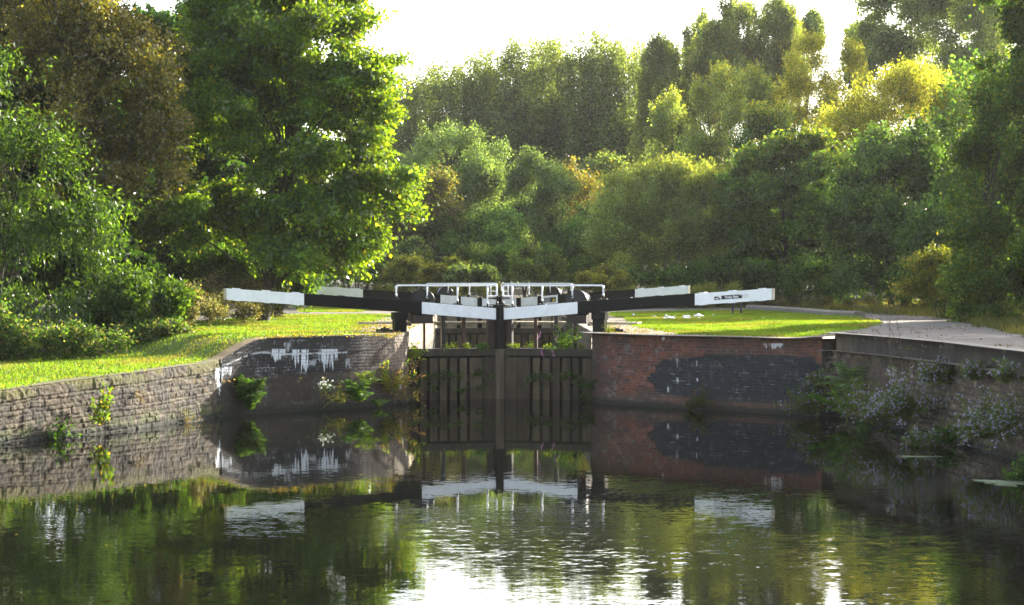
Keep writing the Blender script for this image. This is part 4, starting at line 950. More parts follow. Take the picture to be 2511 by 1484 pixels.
# low shrubs behind the gates
low = [(770, 672, 45, 34, 98, 0, 'green shrub just right of the maple, behind the left beam'), (865, 652, 52, 34, 101, 2, 'grey-green shrub behind the middle of the left beam'),
       (935, 668, 40, 28, 95, 1, 'olive shrub left of the yellow-green one'), (1020, 665, 58, 24, 92, 3, 'yellow-green flat topped shrub behind the left handrail'), (1095, 668, 45, 22, 90, 3, 'smaller yellow-green shrub over the left handrail'),
       (1012, 632, 26, 28, 100, 2, 'pale conical sapling rising above the yellow-green shrub'), (1170, 655, 58, 34, 97, 1, 'olive-brown shrub behind the gap in the handrails'),
       (1160, 684, 48, 12, 88, 2, 'low pale shrub just above the left handrail end'), (1250, 655, 50, 36, 96, 0, 'green shrub behind the right handrail'), (1320, 660, 55, 40, 94, 1, 'olive shrub behind the middle of the right handrail'),
       (1390, 652, 50, 42, 100, 0, 'dark green shrub left of the olive willow foot'), (1480, 688, 48, 20, 90, 3, 'low yellowish shrub right of the right handrail'), (1450, 655, 45, 38, 102, 1, 'olive shrub at the left foot of the olive willow'),
       (1700, 690, 60, 22, 96, 0, 'low green shrub at the foot of the olive willow'), (1830, 700, 50, 25, 94, 1, 'low shrub right of the olive willow, above the white beam end')]
PALS = [G_MID, G_MID[:1] + G_WILLOW, G_GREY, G_YG]
for (px, py, rx, ry, Y, p, lb) in low:
    tree('wild_shrub', lb, 'shrub', EL([(px, py, rx, ry), (px + rx * .4, py + ry * .5, rx * .7, ry * .8), (px - rx * .4, py + ry * .5, rx * .7, ry * .8)], Y, .9), 6500, base(px, Y), M_leaf, r=.04, stems=4, pal=PALS[p], nsub=34, subr=.35, leaf=(.12, .065), twig=.4, per=9,
         style='flat' if p == 3 else 'willow', topz=at(px, py, Y)[2])
brush('scrub', 'rough grass and scrub behind the far gates', [(x, y, 2.2, 2.2, 1.5, .55) for x, y in [(i * 2.4 - 12, 90 + (i * 7) % 9) for i in range(12)]] , 26000, G_WILLOW + [(.22, .17, .08, 4)], 911, leaf=(.22, .03), mat=M_leaf, zmin=1.85)
brush('verge_grass', 'dry brown grass along the foot of the right hand wood', [(x, y, 1.6, 1.2, h_right(np.array(x), np.array(y)) + .1, .55) for x, y in [(9.0, 92), (11, 92.5), (13, 92.5), (15, 92), (17, 90), (19, 86), (20, 80), (18, 72), (7, 91), (16.5, 66), (15.4, 62)]], 22000,
      [(.13, .10, .05, 4), (.09, .08, .04, 4), (.17, .13, .07, 2), (.05, .07, .025, 3)], 921, leaf=(.26, .025), mat=M_leaf, zmin=1.85)

# ------------------------------------------------------------------ lawn grass
def grass(name, label, xs, ys, hf, mask, n, seed, pal, hh=(.035, .075)):
    rng = np.random.default_rng(seed); x = rng.uniform(*xs, n); y = ys[0] + (ys[1] - ys[0]) * rng.random(n) ** 1.25
    m = mask(x, y) > rng.uniform(.25, .75, n); x = x[m]; y = y[m]; n = len(x); z = hf(x, y)
    H = rng.uniform(*hh, n) * (1 + .6 * (fbm(x * 1.2, y * 1.2, 6) - .5)); w = rng.uniform(.010, .022, n); a = rng.uniform(0, math.pi, n)
    lean = rng.normal(size=(n, 2)) * .35 * H[:, None]
    P = np.stack([x, y, z - .005], -1); S = np.stack([np.cos(a), np.sin(a), 0 * a], -1) * w[:, None]
    T = P + np.stack([lean[:, 0], lean[:, 1], H], -1)
    V = np.stack([P - S, P + S, T], 1).reshape(-1, 3); Tq = np.arange(3 * n).reshape(-1, 3)
    C = pick_cols(rng, pal, n, var=.3) * (.5 + .95 * fbm(x * .9, y * .5, 12))[:, None]; wv = sstep(.50, .66, fbm(x * .9, y * .4, 90))[:, None] * .6; C = C * (1 - wv) + np.array((.17, .145, .06)) * wv
    return tag(mesh_obj(name, V, None, M_grass, cols=np.repeat(C, 3, 0), T=Tq), label, None, None, 'stuff')
GP = [(.09, .165, .022, 5), (.11, .185, .022, 3), (.16, .18, .035, 1.5), (.075, .13, .02, 2)]
grass('grass', 'short sunlit grass on the left canal bank', (-17, -2.9), (36, 75), h_left, lambda x, y: left_masks(x, y)[0] * (x < edge_left(y) - .03), 210000, 1, GP)
grass('grass', 'short lawn right of the lock, half in sun and half in tree shade', (2.3, 14), (44.5, 88), h_right, lambda x, y: right_masks(x, y)[0], 230000, 2, GP)
grass('grass', 'strip of sunlit grass on the left beyond the lock side path', (-14, -3.2), (80, 98), h_left, lambda x, y: left_masks(x, y)[0], 60000, 3, GP, (.05, .1))
grass('verge_turf', 'rough long grass on the verge along the right side of the towpath', (9, 30), (33, 98), h_right, lambda x, y: right_masks(x, y)[1], 110000, 4, [(.055, .075, .02, 5), (.10, .085, .04, 3), (.04, .06, .018, 3)], (.10, .28))
# weeds and fallen leaves on the worn earth
def bits(name, label, xs, ys, hf, mask, n, seed, pal, sz):
    rng = np.random.default_rng(seed); x = rng.uniform(*xs, n); y = rng.uniform(*ys, n); m = mask(x, y) > rng.uniform(.3, .7, n); x = x[m]; y = y[m]; n = len(x)
    P = np.stack([x, y, hf(x, y) + .01], -1); A = rdir(rng, n) * np.array([1, 1, .4]) + np.array([0, 0, .25])
    V, Q, C = leaves(rng, P, A, sz * rng.uniform(.6, 1.4, n), sz * .6 * rng.uniform(.6, 1.4, n), pick_cols(rng, pal, n))
    return tag(mesh_obj(name, V, Q, M_leafyel, cols=C), label, None, None, 'stuff')
bits('fallen_leaves', 'brown and orange fallen leaves and moss tufts on the left lock side', (-7.5, -2.9), (45.5, 62), h_left, lambda x, y: np.maximum(left_masks(x, y)[1], left_masks(x, y)[3]) * (fbm(x * 1.5, y * 1.5, 44) > .45), 9000, 5, [(.28, .15, .03, 3), (.20, .17, .03, 4), (.10, .13, .02, 3)], .06)
bits('fallen_leaves', 'scattered weeds and dead leaves on the right lock side paving', (2.3, 8.5), (44.8, 62), h_right, lambda x, y: (1 - right_masks(x, y)[0]) * (x > edge_right(y) + .1) * (fbm(x * 1.5, y * 1.5, 45) > .5), 6000, 6, [(.28, .17, .05, 3), (.20, .17, .03, 3), (.12, .14, .02, 3)], .05)

bits('fallen_leaves', 'yellow and brown fallen leaves scattered over the left grass', (-14, -3), (37, 72), h_left, lambda x, y: left_masks(x, y)[0] * (fbm(x * .8, y * .8, 46) > .5), 2200, 7, [(.28, .20, .05, 3), (.20, .12, .04, 3)], .07)
bits('fallen_leaves', 'fallen leaves and small stones along the right towpath', (7.6, 18), (34, 86), h_right, lambda x, y: (1 - right_masks(x, y)[0]) * (1 - right_masks(x, y)[1]) * (fbm(x * .9, y * .7, 47) > .55), 4500, 8, [(.16, .11, .05, 3), (.08, .07, .05, 4), (.07, .08, .02, 2)], .06)
V_ = np.random.default_rng(9); xx = V_.uniform(-7, 8, 130); yy = V_.uniform(20, 47, 130); ok_ = (xx > np.interp(yy, LEDGE[:, 1], LEDGE[:, 0]) + .3) & (xx < edge_right(yy) - .3) & ((yy < 44) | (np.abs(xx) < 2)); xx = xx[ok_]; yy = yy[ok_]; A_ = rdir(V_, len(xx)) * np.array([1, 1, .02])
LV, LQ, LC = leaves(V_, np.stack([xx, yy, 0 * xx + .006], -1), A_, np.full(len(xx), .07), np.full(len(xx), .045), pick_cols(V_, [(.25, .18, .05, 3), (.12, .14, .03, 3)], len(xx)), 0)
LV[:, 2] = .006
tag(mesh_obj('floating_leaves', LV, LQ, M_leafyel, cols=LC), 'a few small fallen leaves floating on the pool', None, None, 'stuff')
for k, (x_, y_, r_, h_) in enumerate(((8.4, 93.5, 1.3, 1.7), (10.6, 94, 1.4, 2.1), (12.8, 94, 1.5, 1.8), (15.0, 93.5, 1.4, 2.2), (17.2, 91.5, 1.5, 1.9), (18.9, 86.5, 1.3, 2.0), (19.3, 80, 1.3, 1.8), (18.2, 73.5, 1.2, 1.6), (6.4, 95, 1.3, 1.6), (17.0, 66.5, 1.0, 1.3))):
    zz = float(h_right(np.array(x_), np.array(y_)))
    tree('wild_shrub', 'low dark shrub along the edge of the wood behind the towpath, %s from the left' % ordn[int(np.argsort(np.argsort([6.4 * 0 + q for q in (8.4 / 93.5, 10.6 / 94, 12.8 / 94, 15 / 93.5, 17.2 / 91.5, 18.9 / 86.5, 19.3 / 80, 18.2 / 73.5, 6.4 / 95, 17 / 66.5)]))[k])], 'shrub',
         [(x_, y_, zz + h_ * .45, r_, r_ * .8, h_ * .5)], 4500, (x_, y_, zz - .1), M_leaf, r=.03, stems=4, pal=G_MID, nsub=26, subr=.45, leaf=(.13, .08), twig=.35, per=9, group='shrubs along the towpath wood edge')
# ------------------------------------------------------------------ small plants on the walls and gates
def fern(name, label, loc, n=11, L=.7, seed=1, col=((.05, .10, .02, 3), (.08, .13, .03, 2)), face=(0, -1), spread=1.0, group=None, els=(.5, 1.25)):
    rng = np.random.default_rng(seed); loc = np.array(loc, float); P = []; A = []; S = []; CC = []; tb = []
    for k in range(n):
        az = math.atan2(face[1], face[0]) + rng.uniform(-1.5, 1.5) * spread; el = rng.uniform(*els); l = L * rng.uniform(.6, 1.1)
        d = np.array([math.cos(az) * math.cos(el), math.sin(az) * math.cos(el), math.sin(el)])
        tip = loc + d * l + np.array([0, 0, -l * .25]); mid_ = loc + d * l * .55 + np.array([0, 0, l * .12]); c = bez(loc, mid_, tip, 20)
        tb.append((c, .006, .002)); t = unit(np.gradient(c, axis=0)); sd = unit(np.cross(t, np.array([0, 0, 1.0])))
        for s in (-1, 1):
            w = l * .24 * np.sin(np.linspace(.5, math.pi * .98, 20)) ** .8
            P.append(c); A.append(sd * s + t * .45 + np.array([0, 0, -.25]) + rng.normal(size=c.shape) * .1); S.append(w)
    P = np.concatenate(P); A = np.concatenate(A); S = np.concatenate(S); C = pick_cols(rng, col, len(P))
    V, Q, CC = leaves(rng, P, A, S, np.maximum(S * .26, .016), C)
    o = mesh_obj(name, V, Q, M_fern, cols=CC, origin=loc); tag(o, label, 'fern', group)
    TV, TQ = tubes(tb, 4); mesh_obj('stem', TV, TQ, M_fern, parent=o, cols=np.tile((.09, .10, .03), (len(TV), 1)), origin=loc)
    return o
def sprig(name, label, cat, loc, n=10, L=.6, seed=1, pal=G_PRUN, leaf=(.07, .035), per=14, face=(0, -1), up=1.0, flowers=None, spread=.6, mat=None, group=None, stemcol=(.10, .08, .04), nf=0, jit=.02):
    """weed of n stems with leaves along them and, if asked, flowers near the tips"""
    rng = np.random.default_rng(seed); loc = np.array(loc, float); P = []; A = []; tb = []; tips = []
    for k in range(n):
        d = np.array([face[0] * .5, face[1] * .5, up]) + rng.normal(size=3) * spread * np.array([1, .6, .5]); d = d / np.linalg.norm(d); l = L * rng.uniform(.45, 1.1)
        b = loc + rng.normal(size=3) * np.array([.06, .04, .01]) * L * 2; tip = b + d * l + np.array([0, 0, -.18 * l * (1 - d[2])]); c = bez(b, b + d * l * .5 + np.array([0, 0, .1 * l]), tip, per)
        tb.append((c, .006, .002)); P.append(np.repeat(c[1:], 2, 0)); A.append(np.repeat(d[None], 2 * (per - 1), 0)); tips.append(c[int(per * .6):])
    P = np.concatenate(P); m = len(P); A = np.concatenate(A) * .5 + rdir(rng, m); P = P + rng.normal(size=P.shape) * jit
    V, Q, CC = leaves(rng, P, A, leaf[0] * rng.uniform(.6, 1.3, m), leaf[1] * rng.uniform(.6, 1.3, m), pick_cols(rng, pal, m))
    o = mesh_obj(name, V, Q, mat or M_leaf, cols=CC, origin=loc); tag(o, label, cat, group)
    TV, TQ = tubes(tb, 4); mesh_obj('stem', TV, TQ, M_fern, parent=o, cols=np.tile(stemcol, (len(TV), 1)), origin=loc)
    if flowers is not None:
        T = np.concatenate(tips); T = T[rng.choice(len(T), nf)] + rng.normal(size=(nf, 3)) * .05 * L
        k = 5; FP = np.repeat(T, k, 0); FA = rdir(rng, nf * k) * .8 + np.array([0, -.15, .1])
        V, Q, CC = leaves(rng, FP, FA, np.full(nf * k, .036), np.full(nf * k, .022), pick_cols(rng, flowers, nf * k, var=.12)); mesh_obj('flowers', V, Q, M_flower, parent=o, cols=CC, origin=loc)
    return o
YG = [(.15, .17, .025, 4), (.10, .15, .02, 3)]
LIL = [(.44, .41, .60, 4), (.60, .58, .68, 2), (.24, .21, .20, 1.5)]
# left walls
fern('fern', 'large upright fern at the foot of the left wing wall, over the water', at(612, 1003, 45.2) + [0, -.1, 0], 24, 1.1, 11, face=(.1, -1), spread=1.1, els=(.75, 1.5))
fern('fern', 'bright fern in the middle of the clump at the wing wall corner', at(880, 985, 47.0) + [0, -.15, 0], 14, .85, 12, face=(0, -1))
fern('fern', 'upper fern on the lime-streaked wing wall beside the clump', at(900, 945, 47.3) + [0, -.12, 0], 11, .62, 13, col=((.12, .15, .03, 3), (.08, .13, .03, 2)))
fern('fern', 'fern low over the water under the wing wall corner', at(930, 1000, 47.9) + [0, -.12, 0], 9, .5, 14)
sprig('willowherb', 'yellow-green willowherb leaning from the wing wall corner', 'plant', at(955, 960, 48.6) + [0, -.1, 0], 16, 1.0, 21, YG + [(.30, .17, .05, 2)], (.11, .028), 18, (.3, -1), .9)
sprig('willowherb', 'reddish withered willowherb on the sunlit corner bricks', 'plant', at(978, 945, 49.2) + [.05, -.1, 0], 12, .8, 22, [(.33, .17, .08, 3), (.30, .25, .10, 2)], (.09, .025), 16, (.3, -1), .8, mat=M_leafyel)
sprig('dead_grass_tuft', 'dry grass tuft hanging at the lock corner above the water', 'plant', at(985, 975, 49.0) + [.1, -.15, 0], 22, .7, 23, [(.25, .18, .08, 3), (.14, .12, .04, 2)], (.12, .012), 10, (.4, -1), .4, spread=.9, mat=M_leafyel)
sprig('ivy_clump', 'yellow-green leafy weed trailing down beside the left heel post', 'plant', (-2.72, 50.3, 1.20), 26, .5, 24, YG, (.06, .05), 12, (.8, -.6), .5, spread=.9)
sprig('daisy_clump', 'small white-flowered weed on the wing wall left of the ferns', 'plant', at(800, 962, 46.7) + [0, -.1, 0], 14, .35, 25, G_MID, (.05, .018), 10, flowers=[(.8, .8, .78, 1)], nf=40, spread=.8)
sprig('grass_tuft', 'green grass tuft between the daisies and ferns on the wing wall', 'plant', at(830, 985, 46.9) + [0, -.1, 0], 20, .45, 26, [(.16, .14, .05, 3), (.06, .09, .02, 3)], (.10, .014), 10, spread=.9)
sprig('sapling', 'bright green sapling growing out of the left stone wall', 'plant', at(228, 1040, 39.4) + [.12, -.1, 0], 9, .85, 27, [(.12, .17, .03, 4), (.30, .20, .05, 1), (.09, .14, .03, 3)], (.10, .06), 16, (.4, -.6), 1.4, spread=.3)
sprig('weed', 'leafy weed at the waterline of the left stone wall', 'plant', at(125, 1072, 38.4) + [.1, -.1, 0], 12, .55, 28, G_PRUN, (.08, .045), 12, (.4, -.6), .6, spread=.8)
for i, (px, py, d) in enumerate(((310, 960, 41.0), (440, 1035, 43.0))):
    sprig('dead_weed', ['hanging dead brown stalk at the top of the left stone wall', 'brown dead weed low on the stone wall near the wing wall'][i], 'plant', at(px, py, d) + [.12, -.1, 0], 10, .45, 30 + i, [(.24, .16, .08, 3)], (.06, .012), 10, (.6, -.6), -.4 + i * .8, spread=.6, mat=M_leafyel)
# on the gates
def gl(side, s, z, t=-.14):
    hx = -3.06 if side < 0 else 2.39
    return np.array([hx + s * (-side) * math.cos(PHI) + t * side * math.sin(PHI), 50.65 + s * math.sin(PHI) + t * math.cos(PHI), z])
wd = [(-1, .35, 'first'), (-1, 1.35, 'second'), (-1, 1.57, 'third'), (-1, 1.92, 'fourth'), (1, 2.56, 'fifth'), (1, 2.40, 'sixth'), (1, 1.94, 'seventh'), (1, 1.45, 'eighth'), (1, .50, 'ninth')]
for i, (sd, s, o_) in enumerate(wd):
    sprig('weed', 'bright yellow-green weed tuft on the near gate ledge, %s from the left' % o_, 'plant', gl(sd, s, 1.41, -.06), 9, .16, 40 + i, YG, (.06, .022), 6, spread=.9, up=.8, group='weeds on the near gate ledge')
sprig('weed', 'rounded dark green leafed weed hanging on the left gate ledge', 'plant', gl(-1, 2.28, 1.40, -.1), 12, .22, 55, [(.07, .14, .02, 3)], (.07, .055), 7, spread=.9, up=.4)
o = sprig('buddleia', 'leafy buddleia with pink flower spikes growing on the right near gate', 'plant', gl(1, .98, 1.40, -.05), 16, .75, 56, [(.08, .15, .03, 4), (.13, .17, .03, 2)], (.12, .05), 12, (0, -1), .9, spread=.75)
rng = np.random.default_rng(5)
for s, z, d in ((1.62, 1.86, -.15), (1.15, 1.78, -.1), (1.62, 1.36, .12), (1.30, 1.36, .1)):
    c = gl(1, s, z, -.2); t = np.linspace(0, 1, 60); P = c + np.stack([d * .5 * t, 0 * t, -.17 * t], -1) + rng.normal(size=(60, 3)) * .012
    V, Q, CC = leaves(rng, P, rdir(rng, 60), np.full(60, .03), np.full(60, .02), pick_cols(rng, [(.55, .20, .38, 3), (.62, .38, .62, 2)], 60, var=.15)); mesh_obj('flower_spike', V, Q, M_flower, parent=o, cols=CC, origin=tuple(gl(1, .98, 1.40, -.05)))
gw = [(-1, .75, .62), (-1, 1.05, .66), (-1, 1.32, .66), (-1, 1.62, .60), (-1, 2.25, .68), (-1, 2.5, .60), (-1, 1.72, .22), (-1, 2.2, .3), (1, .62, .58), (1, 1.08, .62), (1, 1.45, .62), (1, 1.75, .66), (1, 1.9, .50), (1, .35, .35), (1, .4, .1), (1, .8, .7), (-1, .9, .25), (-1, .4, .55), (-1, .35, .25)]
pos = lambda i: ordn[i]
for i, (sd, s, z) in enumerate(sorted(gw, key=lambda g: gl(g[0], g[1], g[2])[0])):
    sprig('weed', 'dark green weed rooted in the near gate timbers, %s from the left' % ordn[i], 'plant', gl(sd, s, z, -.13), 10, .24, 60 + i, [(.04, .085, .02, 3), (.06, .11, .03, 2)], (.06, .035) if i % 2 else (.10, .012), 7, (0, -1), .3, spread=.9, group='weeds rooted in the near gate timbers')
sprig('grass_tuft', 'yellowish grass tuft at the foot of the right heel post', 'plant', (2.6, 49.9, 1.88), 16, .28, 85, YG + [(.3, .22, .05, 1)], (.07, .012), 7, spread=.7)
# right walls
fern('fern', 'fern hanging on the brick wall base near the lock mouth', at(1690, 1005, 46.9) + [0, -.12, 0], 10, .42, 86, col=((.06, .09, .02, 3), (.12, .08, .03, 2)))
sprig('grass_tuft', 'olive-brown tuft at the waterline of the red brick wall', 'plant', at(1715, 998, 46.8) + [0, -.12, 0], 26, .6, 87, [(.10, .09, .03, 3), (.14, .07, .03, 1), (.05, .08, .02, 3)], (.10, .02), 10, spread=.9)
sprig('ivy_clump', 'dark ivy low at the lock mouth end of the brick wall', 'plant', (2.10, 49.9, .45), 26, .6, 88, [(.03, .07, .02, 3)], (.06, .045), 10, (-.4, -1), .2, spread=.9)
fern('fern', 'bright green lower fern at the left end of the rubble wall', at(2085, 1010, 43.4) + [-.25, -.45, 0], 20, 1.0, 90, col=((.10, .20, .035, 3), (.14, .24, .045, 2)), face=(-.6, -1), els=(.3, 1.3))
fern('fern', 'upper pale fern under the concrete coping', at(2095, 950, 43.5) + [-.2, -.45, 0], 18, .95, 91, col=((.16, .23, .10, 3), (.11, .18, .07, 2)), face=(-.5, -1), els=(.2, 1.2))
def aster(px, py, Y, n, L, seed, label, nf, dx=-.25):
    n = int(n * 1.7)
    return sprig('aster', label, 'flowering plant', at(px, py, Y) + [dx, -.15, 0], n, L, seed, [(.10, .13, .05, 4), (.14, .12, .075, 3), (.06, .11, .03, 3)], (.075, .024), 26, (-.5, -.6), .7, flowers=LIL, nf=int(nf * 1.5), spread=.65, group='lilac asters on the rubble wall', jit=.03)
aster(2010, 1010, 44.6, 26, .85, 101, 'lilac aster clump beside the drain hole, leftmost of the asters', 60)
aster(2040, 945, 44.4, 20, .6, 102, 'faded aster clump directly below the coping end', 40)
aster(2330, 935, 38.0, 30, .55, 103, 'dense pale aster clump high on the wall under the coping', 170)
aster(2418, 925, 35.6, 16, .42, 104, 'small pale aster clump right of the high dense one', 90)
aster(2245, 1025, 38.6, 46, 1.15, 105, 'largest lilac aster clump in the middle of the rubble wall', 300)
aster(2175, 1030, 39.6, 34, .9, 106, 'lilac aster clump reaching down to the water left of the largest', 130)
aster(2300, 1100, 37.0, 26, .6, 107, 'lilac aster clump at the waterline below the largest', 110)
aster(2440, 1070, 34.4, 34, .9, 108, 'lilac aster clump low on the wall near the right edge', 190)
aster(2505, 1060, 33.2, 24, .7, 109, 'lilac aster clump at the very right edge', 120)
aster(2500, 930, 33.2, 10, .4, 110, 'small aster touching the coping at the right edge', 40)
sprig('dead_stalks', 'tangle of grey-brown dead stalks between fern and asters', 'plant', at(2170, 1030, 40.6) + [-.25, -.2, 0], 60, 1.3, 111, [(.16, .12, .09, 3), (.12, .08, .07, 3)], (.05, .012), 14, (-.4, -.5), 1.0, spread=.55, mat=M_leafyel)
sprig('leafy_weed', 'dark leafy weed at the water below the ferns', 'plant', at(2150, 1070, 40.6) + [-.2, -.2, 0], 34, .6, 112, [(.04, .09, .025, 3)], (.08, .05), 9, (-.5, -.6), .5, spread=.8)
sprig('leafy_weed', 'dark leafy weed at the water right of the largest asters', 'plant', at(2335, 1085, 36.9) + [-.15, -.2, 0], 24, .5, 113, [(.035, .08, .02, 3)], (.08, .05), 9, (-.5, -.6), .6, spread=.7)
sprig('leafy_weed', 'green weed beside the floating scum at the right edge', 'plant', at(2505, 1185, 30.4) + [0, 0, 0], 30, .45, 114, [(.07, .13, .03, 3), (.05, .09, .02, 3)], (.07, .04), 9, (-.5, -.6), .8, spread=.8)
sprig('leafy_weed', 'green weed at the foot of the brick wall beside the asters', 'plant', at(1995, 990, 44.8) + [-.05, -.15, 0], 22, .6, 115, [(.06, .10, .04, 3)], (.05, .03), 10, (-.3, -1), .9, spread=.6)
# bare twiggy sapling in front of the coping
rng = np.random.default_rng(77); b0 = at(2262, 1040, 39.2) + [-.3, -.2, 0]; tb = []
def grow(p, d, l, r, lev):
    q = p + d * l; tb.append((bez(p, (p + q) / 2 + rng.normal(size=3) * .04 * l, q, 5), r, r * .5))
    if lev == 0: return
    for k in range(rng.integers(2, 4) if lev > 1 else 3):
        f = rng.uniform(.45, 1); dd = d + rng.normal(size=3) * .42 + np.array([0, 0, .12]); grow(p + (q - p) * f, dd / np.linalg.norm(dd), l * rng.uniform(.42, .68), r * .5, lev - 1)
for dv in ((-.30, 0, 1), (-.12, -.05, 1), (-.52, 0, .95)):
    dv = np.array(dv, float); grow(b0, dv / np.linalg.norm(dv), 1.55, .012, 4)
TV, TQ = tubes(tb, 4); tag(mesh_obj('bare_sapling', TV, TQ, surf('twig', (.10, .065, .055), .8, None), origin=tuple(b0)), 'leafless reddish sapling standing up in front of the concrete coping', 'sapling')
# floating scum
def scum(loc, rx, ry, seed, label):
    rng = np.random.default_rng(seed); n = 40; a = np.linspace(0, 2 * math.pi, n, endpoint=False); r = .8 + .3 * np.sin(a * 3 + 1) + .2 * rng.normal(size=n)
    V = np.vstack([[0, 0, .012]] + [[rx * math.cos(t) * q, ry * math.sin(t) * q, .006] for t, q in zip(a, r)] + [[rx * math.cos(t) * q, ry * math.sin(t) * q, -.01] for t, q in zip(a, r)]) + np.array([loc[0], loc[1], 0])
    T = [(0, i + 1, (i + 1) % n + 1) for i in range(n)]; Q = [(i + 1, i + 1 + n, (i + 1) % n + 1 + n, (i + 1) % n + 1) for i in range(n)]
    tag(mesh_obj('floating_scum', V, Q, M_concrete, cols=np.tile((.15, .18, .09), (len(V), 1)), T=T, origin=(loc[0], loc[1], 0)), label, 'scum')
scum(at(2470, 1183, 30.2), .55, .45, 1, 'pale green floating scum patch beside the right edge weed'); scum(at(2255, 1124, 34.6), .45, .12, 2, 'thin floating scum line below the asters')

# ------------------------------------------------------------------ right-bank furniture
# low kerb wall beside the path
kz = lambda p: float(h_right(np.array(p[0]), np.array(p[1])))
kp = [gp(1838, 759.5), gp(1900, 763), gp(1960, 768), gp(2030, 775), gp(2080, 780.5), gp(2108, 783.5)]
kp = chaikin(kp, 1); mb = MB(); prev = None
prof = [(-.16, 0), (-.16, .12), (-.12, .16), (.12, .16), (.16, .12), (.16, 0)]
t = np.gradient(kp, axis=0); nn = np.stack([-t[:, 1], t[:, 0]], -1); nn /= np.linalg.norm(nn, axis=1)[:, None]
rings = [[mb.bm.verts.new((p[0] + n_[0] * a * 1.3, p[1] + n_[1] * a * 1.3, kz(p) - .03 + b * 1.55)) for a, b in prof] for p, n_ in zip(kp, nn)]
for A, B in zip(rings[:-1], rings[1:]):
    for k in range(len(prof)): mb.bm.faces.new((A[k], A[(k + 1) % 6], B[(k + 1) % 6], B[k]))
mb.bm.faces.new(rings[0]); mb.bm.faces.new(rings[-1][::-1])
tag(mb.build('low_kerb_wall', [M_concrete], origin=(kp[-1][0], kp[-1][1], 1.9), cols=lambda co: np.tile((.19, .16, .13), (len(co), 1)) * (.7 + .6 * fbm(co[:, 0] * 2, co[:, 1] * 2, 3))[:, None]), 'long low rounded stone kerb between the lawn and the towpath', 'kerb')
# lectern-style information board on two legs
bx, by = gp(1806, 771); r0 = empty('information_board', (bx, by, kz((bx, by))), 'grey slanted information board on two legs on the lawn under the white beam end', 'information board'); O = r0.location
zg = kz((bx, by))
for k in (-.17, .17):
    mb = MB(); mb.box8([(bx + k - .04, by - .04, zg - .1), (bx + k + .04, by - .04, zg - .1), (bx + k + .04, by + .04, zg - .1), (bx + k - .04, by + .04, zg - .1),
                        (bx + k - .04, by - .04, zg + .62), (bx + k + .04, by - .04, zg + .62), (bx + k + .04, by + .04, zg + .66), (bx + k - .04, by + .04, zg + .66)], .006); mb.build('leg', [M_dark], parent=r0, origin=O)
mb = MB(); mb.box8([(bx - .62, by - .25, zg + .66), (bx + .52, by - .25, zg + .66), (bx + .62, by + .35, zg + .84), (bx - .52, by + .35, zg + .84), (bx - .62, by - .25, zg + .71), (bx + .52, by - .25, zg + .71), (bx + .62, by + .35, zg + .89), (bx - .52, by + .35, zg + .89)], .01)
mb.build('panel', [M_dark], parent=r0, origin=O)
# white scraps on the lawn
sc_ = [(1553, 776, .10, .14), (1604, 779, .16, .05), (1633, 779, .13, .10), (1655, 777.5, .06, .05), (1640, 783.5, .34, .12), (1683, 779, .30, .08), (1682, 783, .22, .07), (1712, 778, .36, .13), (1713, 783, .09, .06), (1748, 776, .08, .08),
       (1872, 789, .07, .03), (1817, 790, .05, .02), (1520, 774, .06, .03), (1700, 792, .04, .02)]
for i, (px, py, w, h) in enumerate(sc_):
    x, y = gp(px, py); z = kz((x, y)) + .03; rng = np.random.default_rng(300 + i); n = 9
    gx, gy = np.meshgrid(np.linspace(-1, 1, n), np.linspace(-1, 1, 6)); rad = np.clip(1 - (np.abs(gx) ** 1.6 + np.abs(gy) ** 2) * .6, 0, 1)
    w = w * .55; h = h * .8; V = np.stack([x + gx * w + rng.normal(size=gx.shape) * w * .08, y + gy * w * .9 + rng.normal(size=gx.shape) * w * .08, z + rad * h * rng.uniform(.2, 1.3, gx.shape)], -1).reshape(-1, 3)
    ii = np.arange(5)[:, None] * n + np.arange(n - 1)[None]
    far_i = ordn[int(np.argsort(np.argsort([s[0] for s in sc_]))[i])]
    tag(mesh_obj('litter_scrap', V, np.stack([ii, ii + 1, ii + n + 1, ii + n], -1).reshape(-1, 4), M_litter, origin=(x, y, z)), 'white crumpled scrap of litter on the right lawn, %s from the left' % far_i, 'litter', 'white scraps on the lawn')

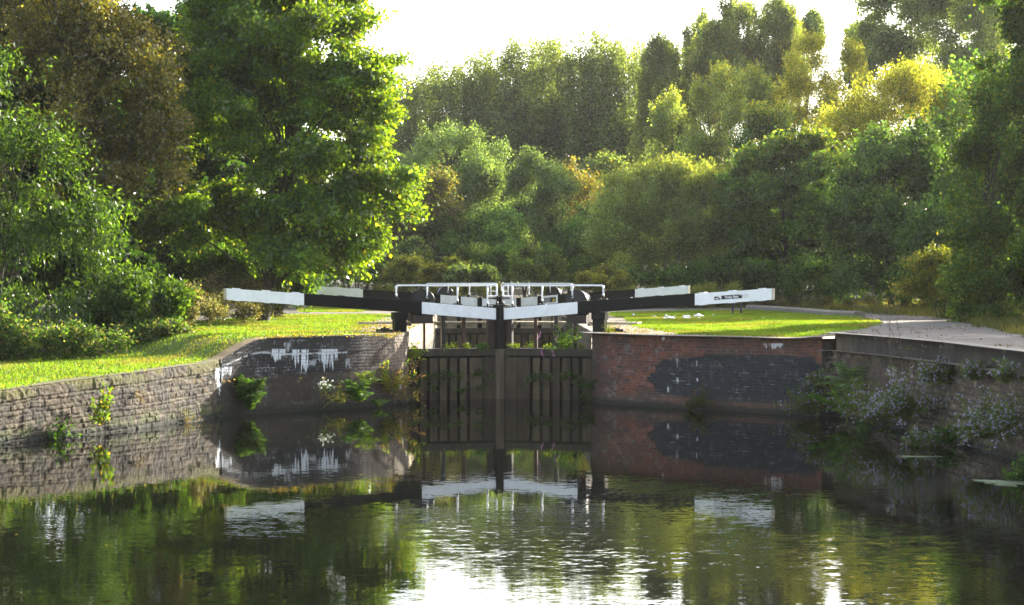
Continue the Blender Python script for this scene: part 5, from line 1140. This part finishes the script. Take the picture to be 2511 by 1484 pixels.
# ------------------------------------------------------------------ haze, light, sky, camera
def haze(dens, col, an):
    m, nt, out = newmat('haze_air'); v = N(nt, 'ShaderNodeVolumePrincipled'); v.inputs['Density'].default_value = dens; v.inputs['Color'].default_value = (*col, 1); v.inputs['Anisotropy'].default_value = an
    nt.links.new(v.outputs[0], out.inputs['Volume'])
    x0, x1, y0, y1, z0, z1 = -175, 190, -12, 320, -2.3, 34
    V = [(x, y, z) for z in (z0, z1) for x, y in ((x0, y0), (x1, y0), (x1, y1), (x0, y1))]
    o = mesh_obj('haze', V, [(0, 3, 2, 1), (4, 5, 6, 7), (0, 1, 5, 4), (1, 2, 6, 5), (2, 3, 7, 6), (3, 0, 4, 7)], m); tag(o, 'thin pale haze in the backlit air', None, None, 'stuff')
haze(.00010, (.98, 1.0, .97), .40)
EL_, AZ = R(21), R(43)
w = bpy.data.worlds.new('World'); SC.world = w; w.use_nodes = True; nt = w.node_tree; nt.nodes.clear()
sk = nt.nodes.new('ShaderNodeTexSky'); sk.sky_type = 'NISHITA'; sk.sun_disc = False; sk.sun_elevation = EL_; sk.sun_rotation = AZ; sk.air_density = 1.0; sk.dust_density = 2.5; sk.ozone_density = 1
bg = nt.nodes.new('ShaderNodeBackground'); bg.inputs['Strength'].default_value = .15; ow = nt.nodes.new('ShaderNodeOutputWorld')
hs = nt.nodes.new('ShaderNodeHueSaturation'); hs.inputs['Saturation'].default_value = .6; nt.links.new(sk.outputs[0], hs.inputs['Color']); nt.links.new(hs.outputs[0], bg.inputs[0]); nt.links.new(bg.outputs[0], ow.inputs[0])
l = bpy.data.lights.new('sun', 'SUN'); l.energy = 4.7; l.angle = R(.6); l.color = (1, .93, .80); lo = bpy.data.objects.new('sun', l); COL.objects.link(lo)
sd = Vector((math.sin(AZ) * math.cos(EL_), math.cos(AZ) * math.cos(EL_), math.sin(EL_))); lo.rotation_euler = sd.to_track_quat('Z', 'Y').to_euler(); lo.location = sd * 60
cam = bpy.data.cameras.new('camera'); co = bpy.data.objects.new('camera', cam); COL.objects.link(co); SC.camera = co
co.location = (0, 0, CH); co.rotation_euler = (R(90) - math.atan(57 / F), 0, 0); cam.sensor_width = 36; cam.lens = 36 * F / 2510; cam.clip_end = 2000; cam.clip_start = .1
SC.view_settings.view_transform = 'Standard'; SC.view_settings.look = 'None'; SC.view_settings.exposure = 2.0; SC.view_settings.gamma = 1; SC.view_settings.use_curve_mapping = False
cy = SC.cycles; cy.use_denoising = True; cy.max_bounces = 6; cy.diffuse_bounces = 3; cy.glossy_bounces = 3; cy.transmission_bounces = 4; cy.volume_bounces = 0; cy.transparent_max_bounces = 4
cy.caustics_reflective = False; cy.caustics_refractive = False; cy.sample_clamp_indirect = 6; cy.use_adaptive_sampling = True; cy.adaptive_threshold = .02
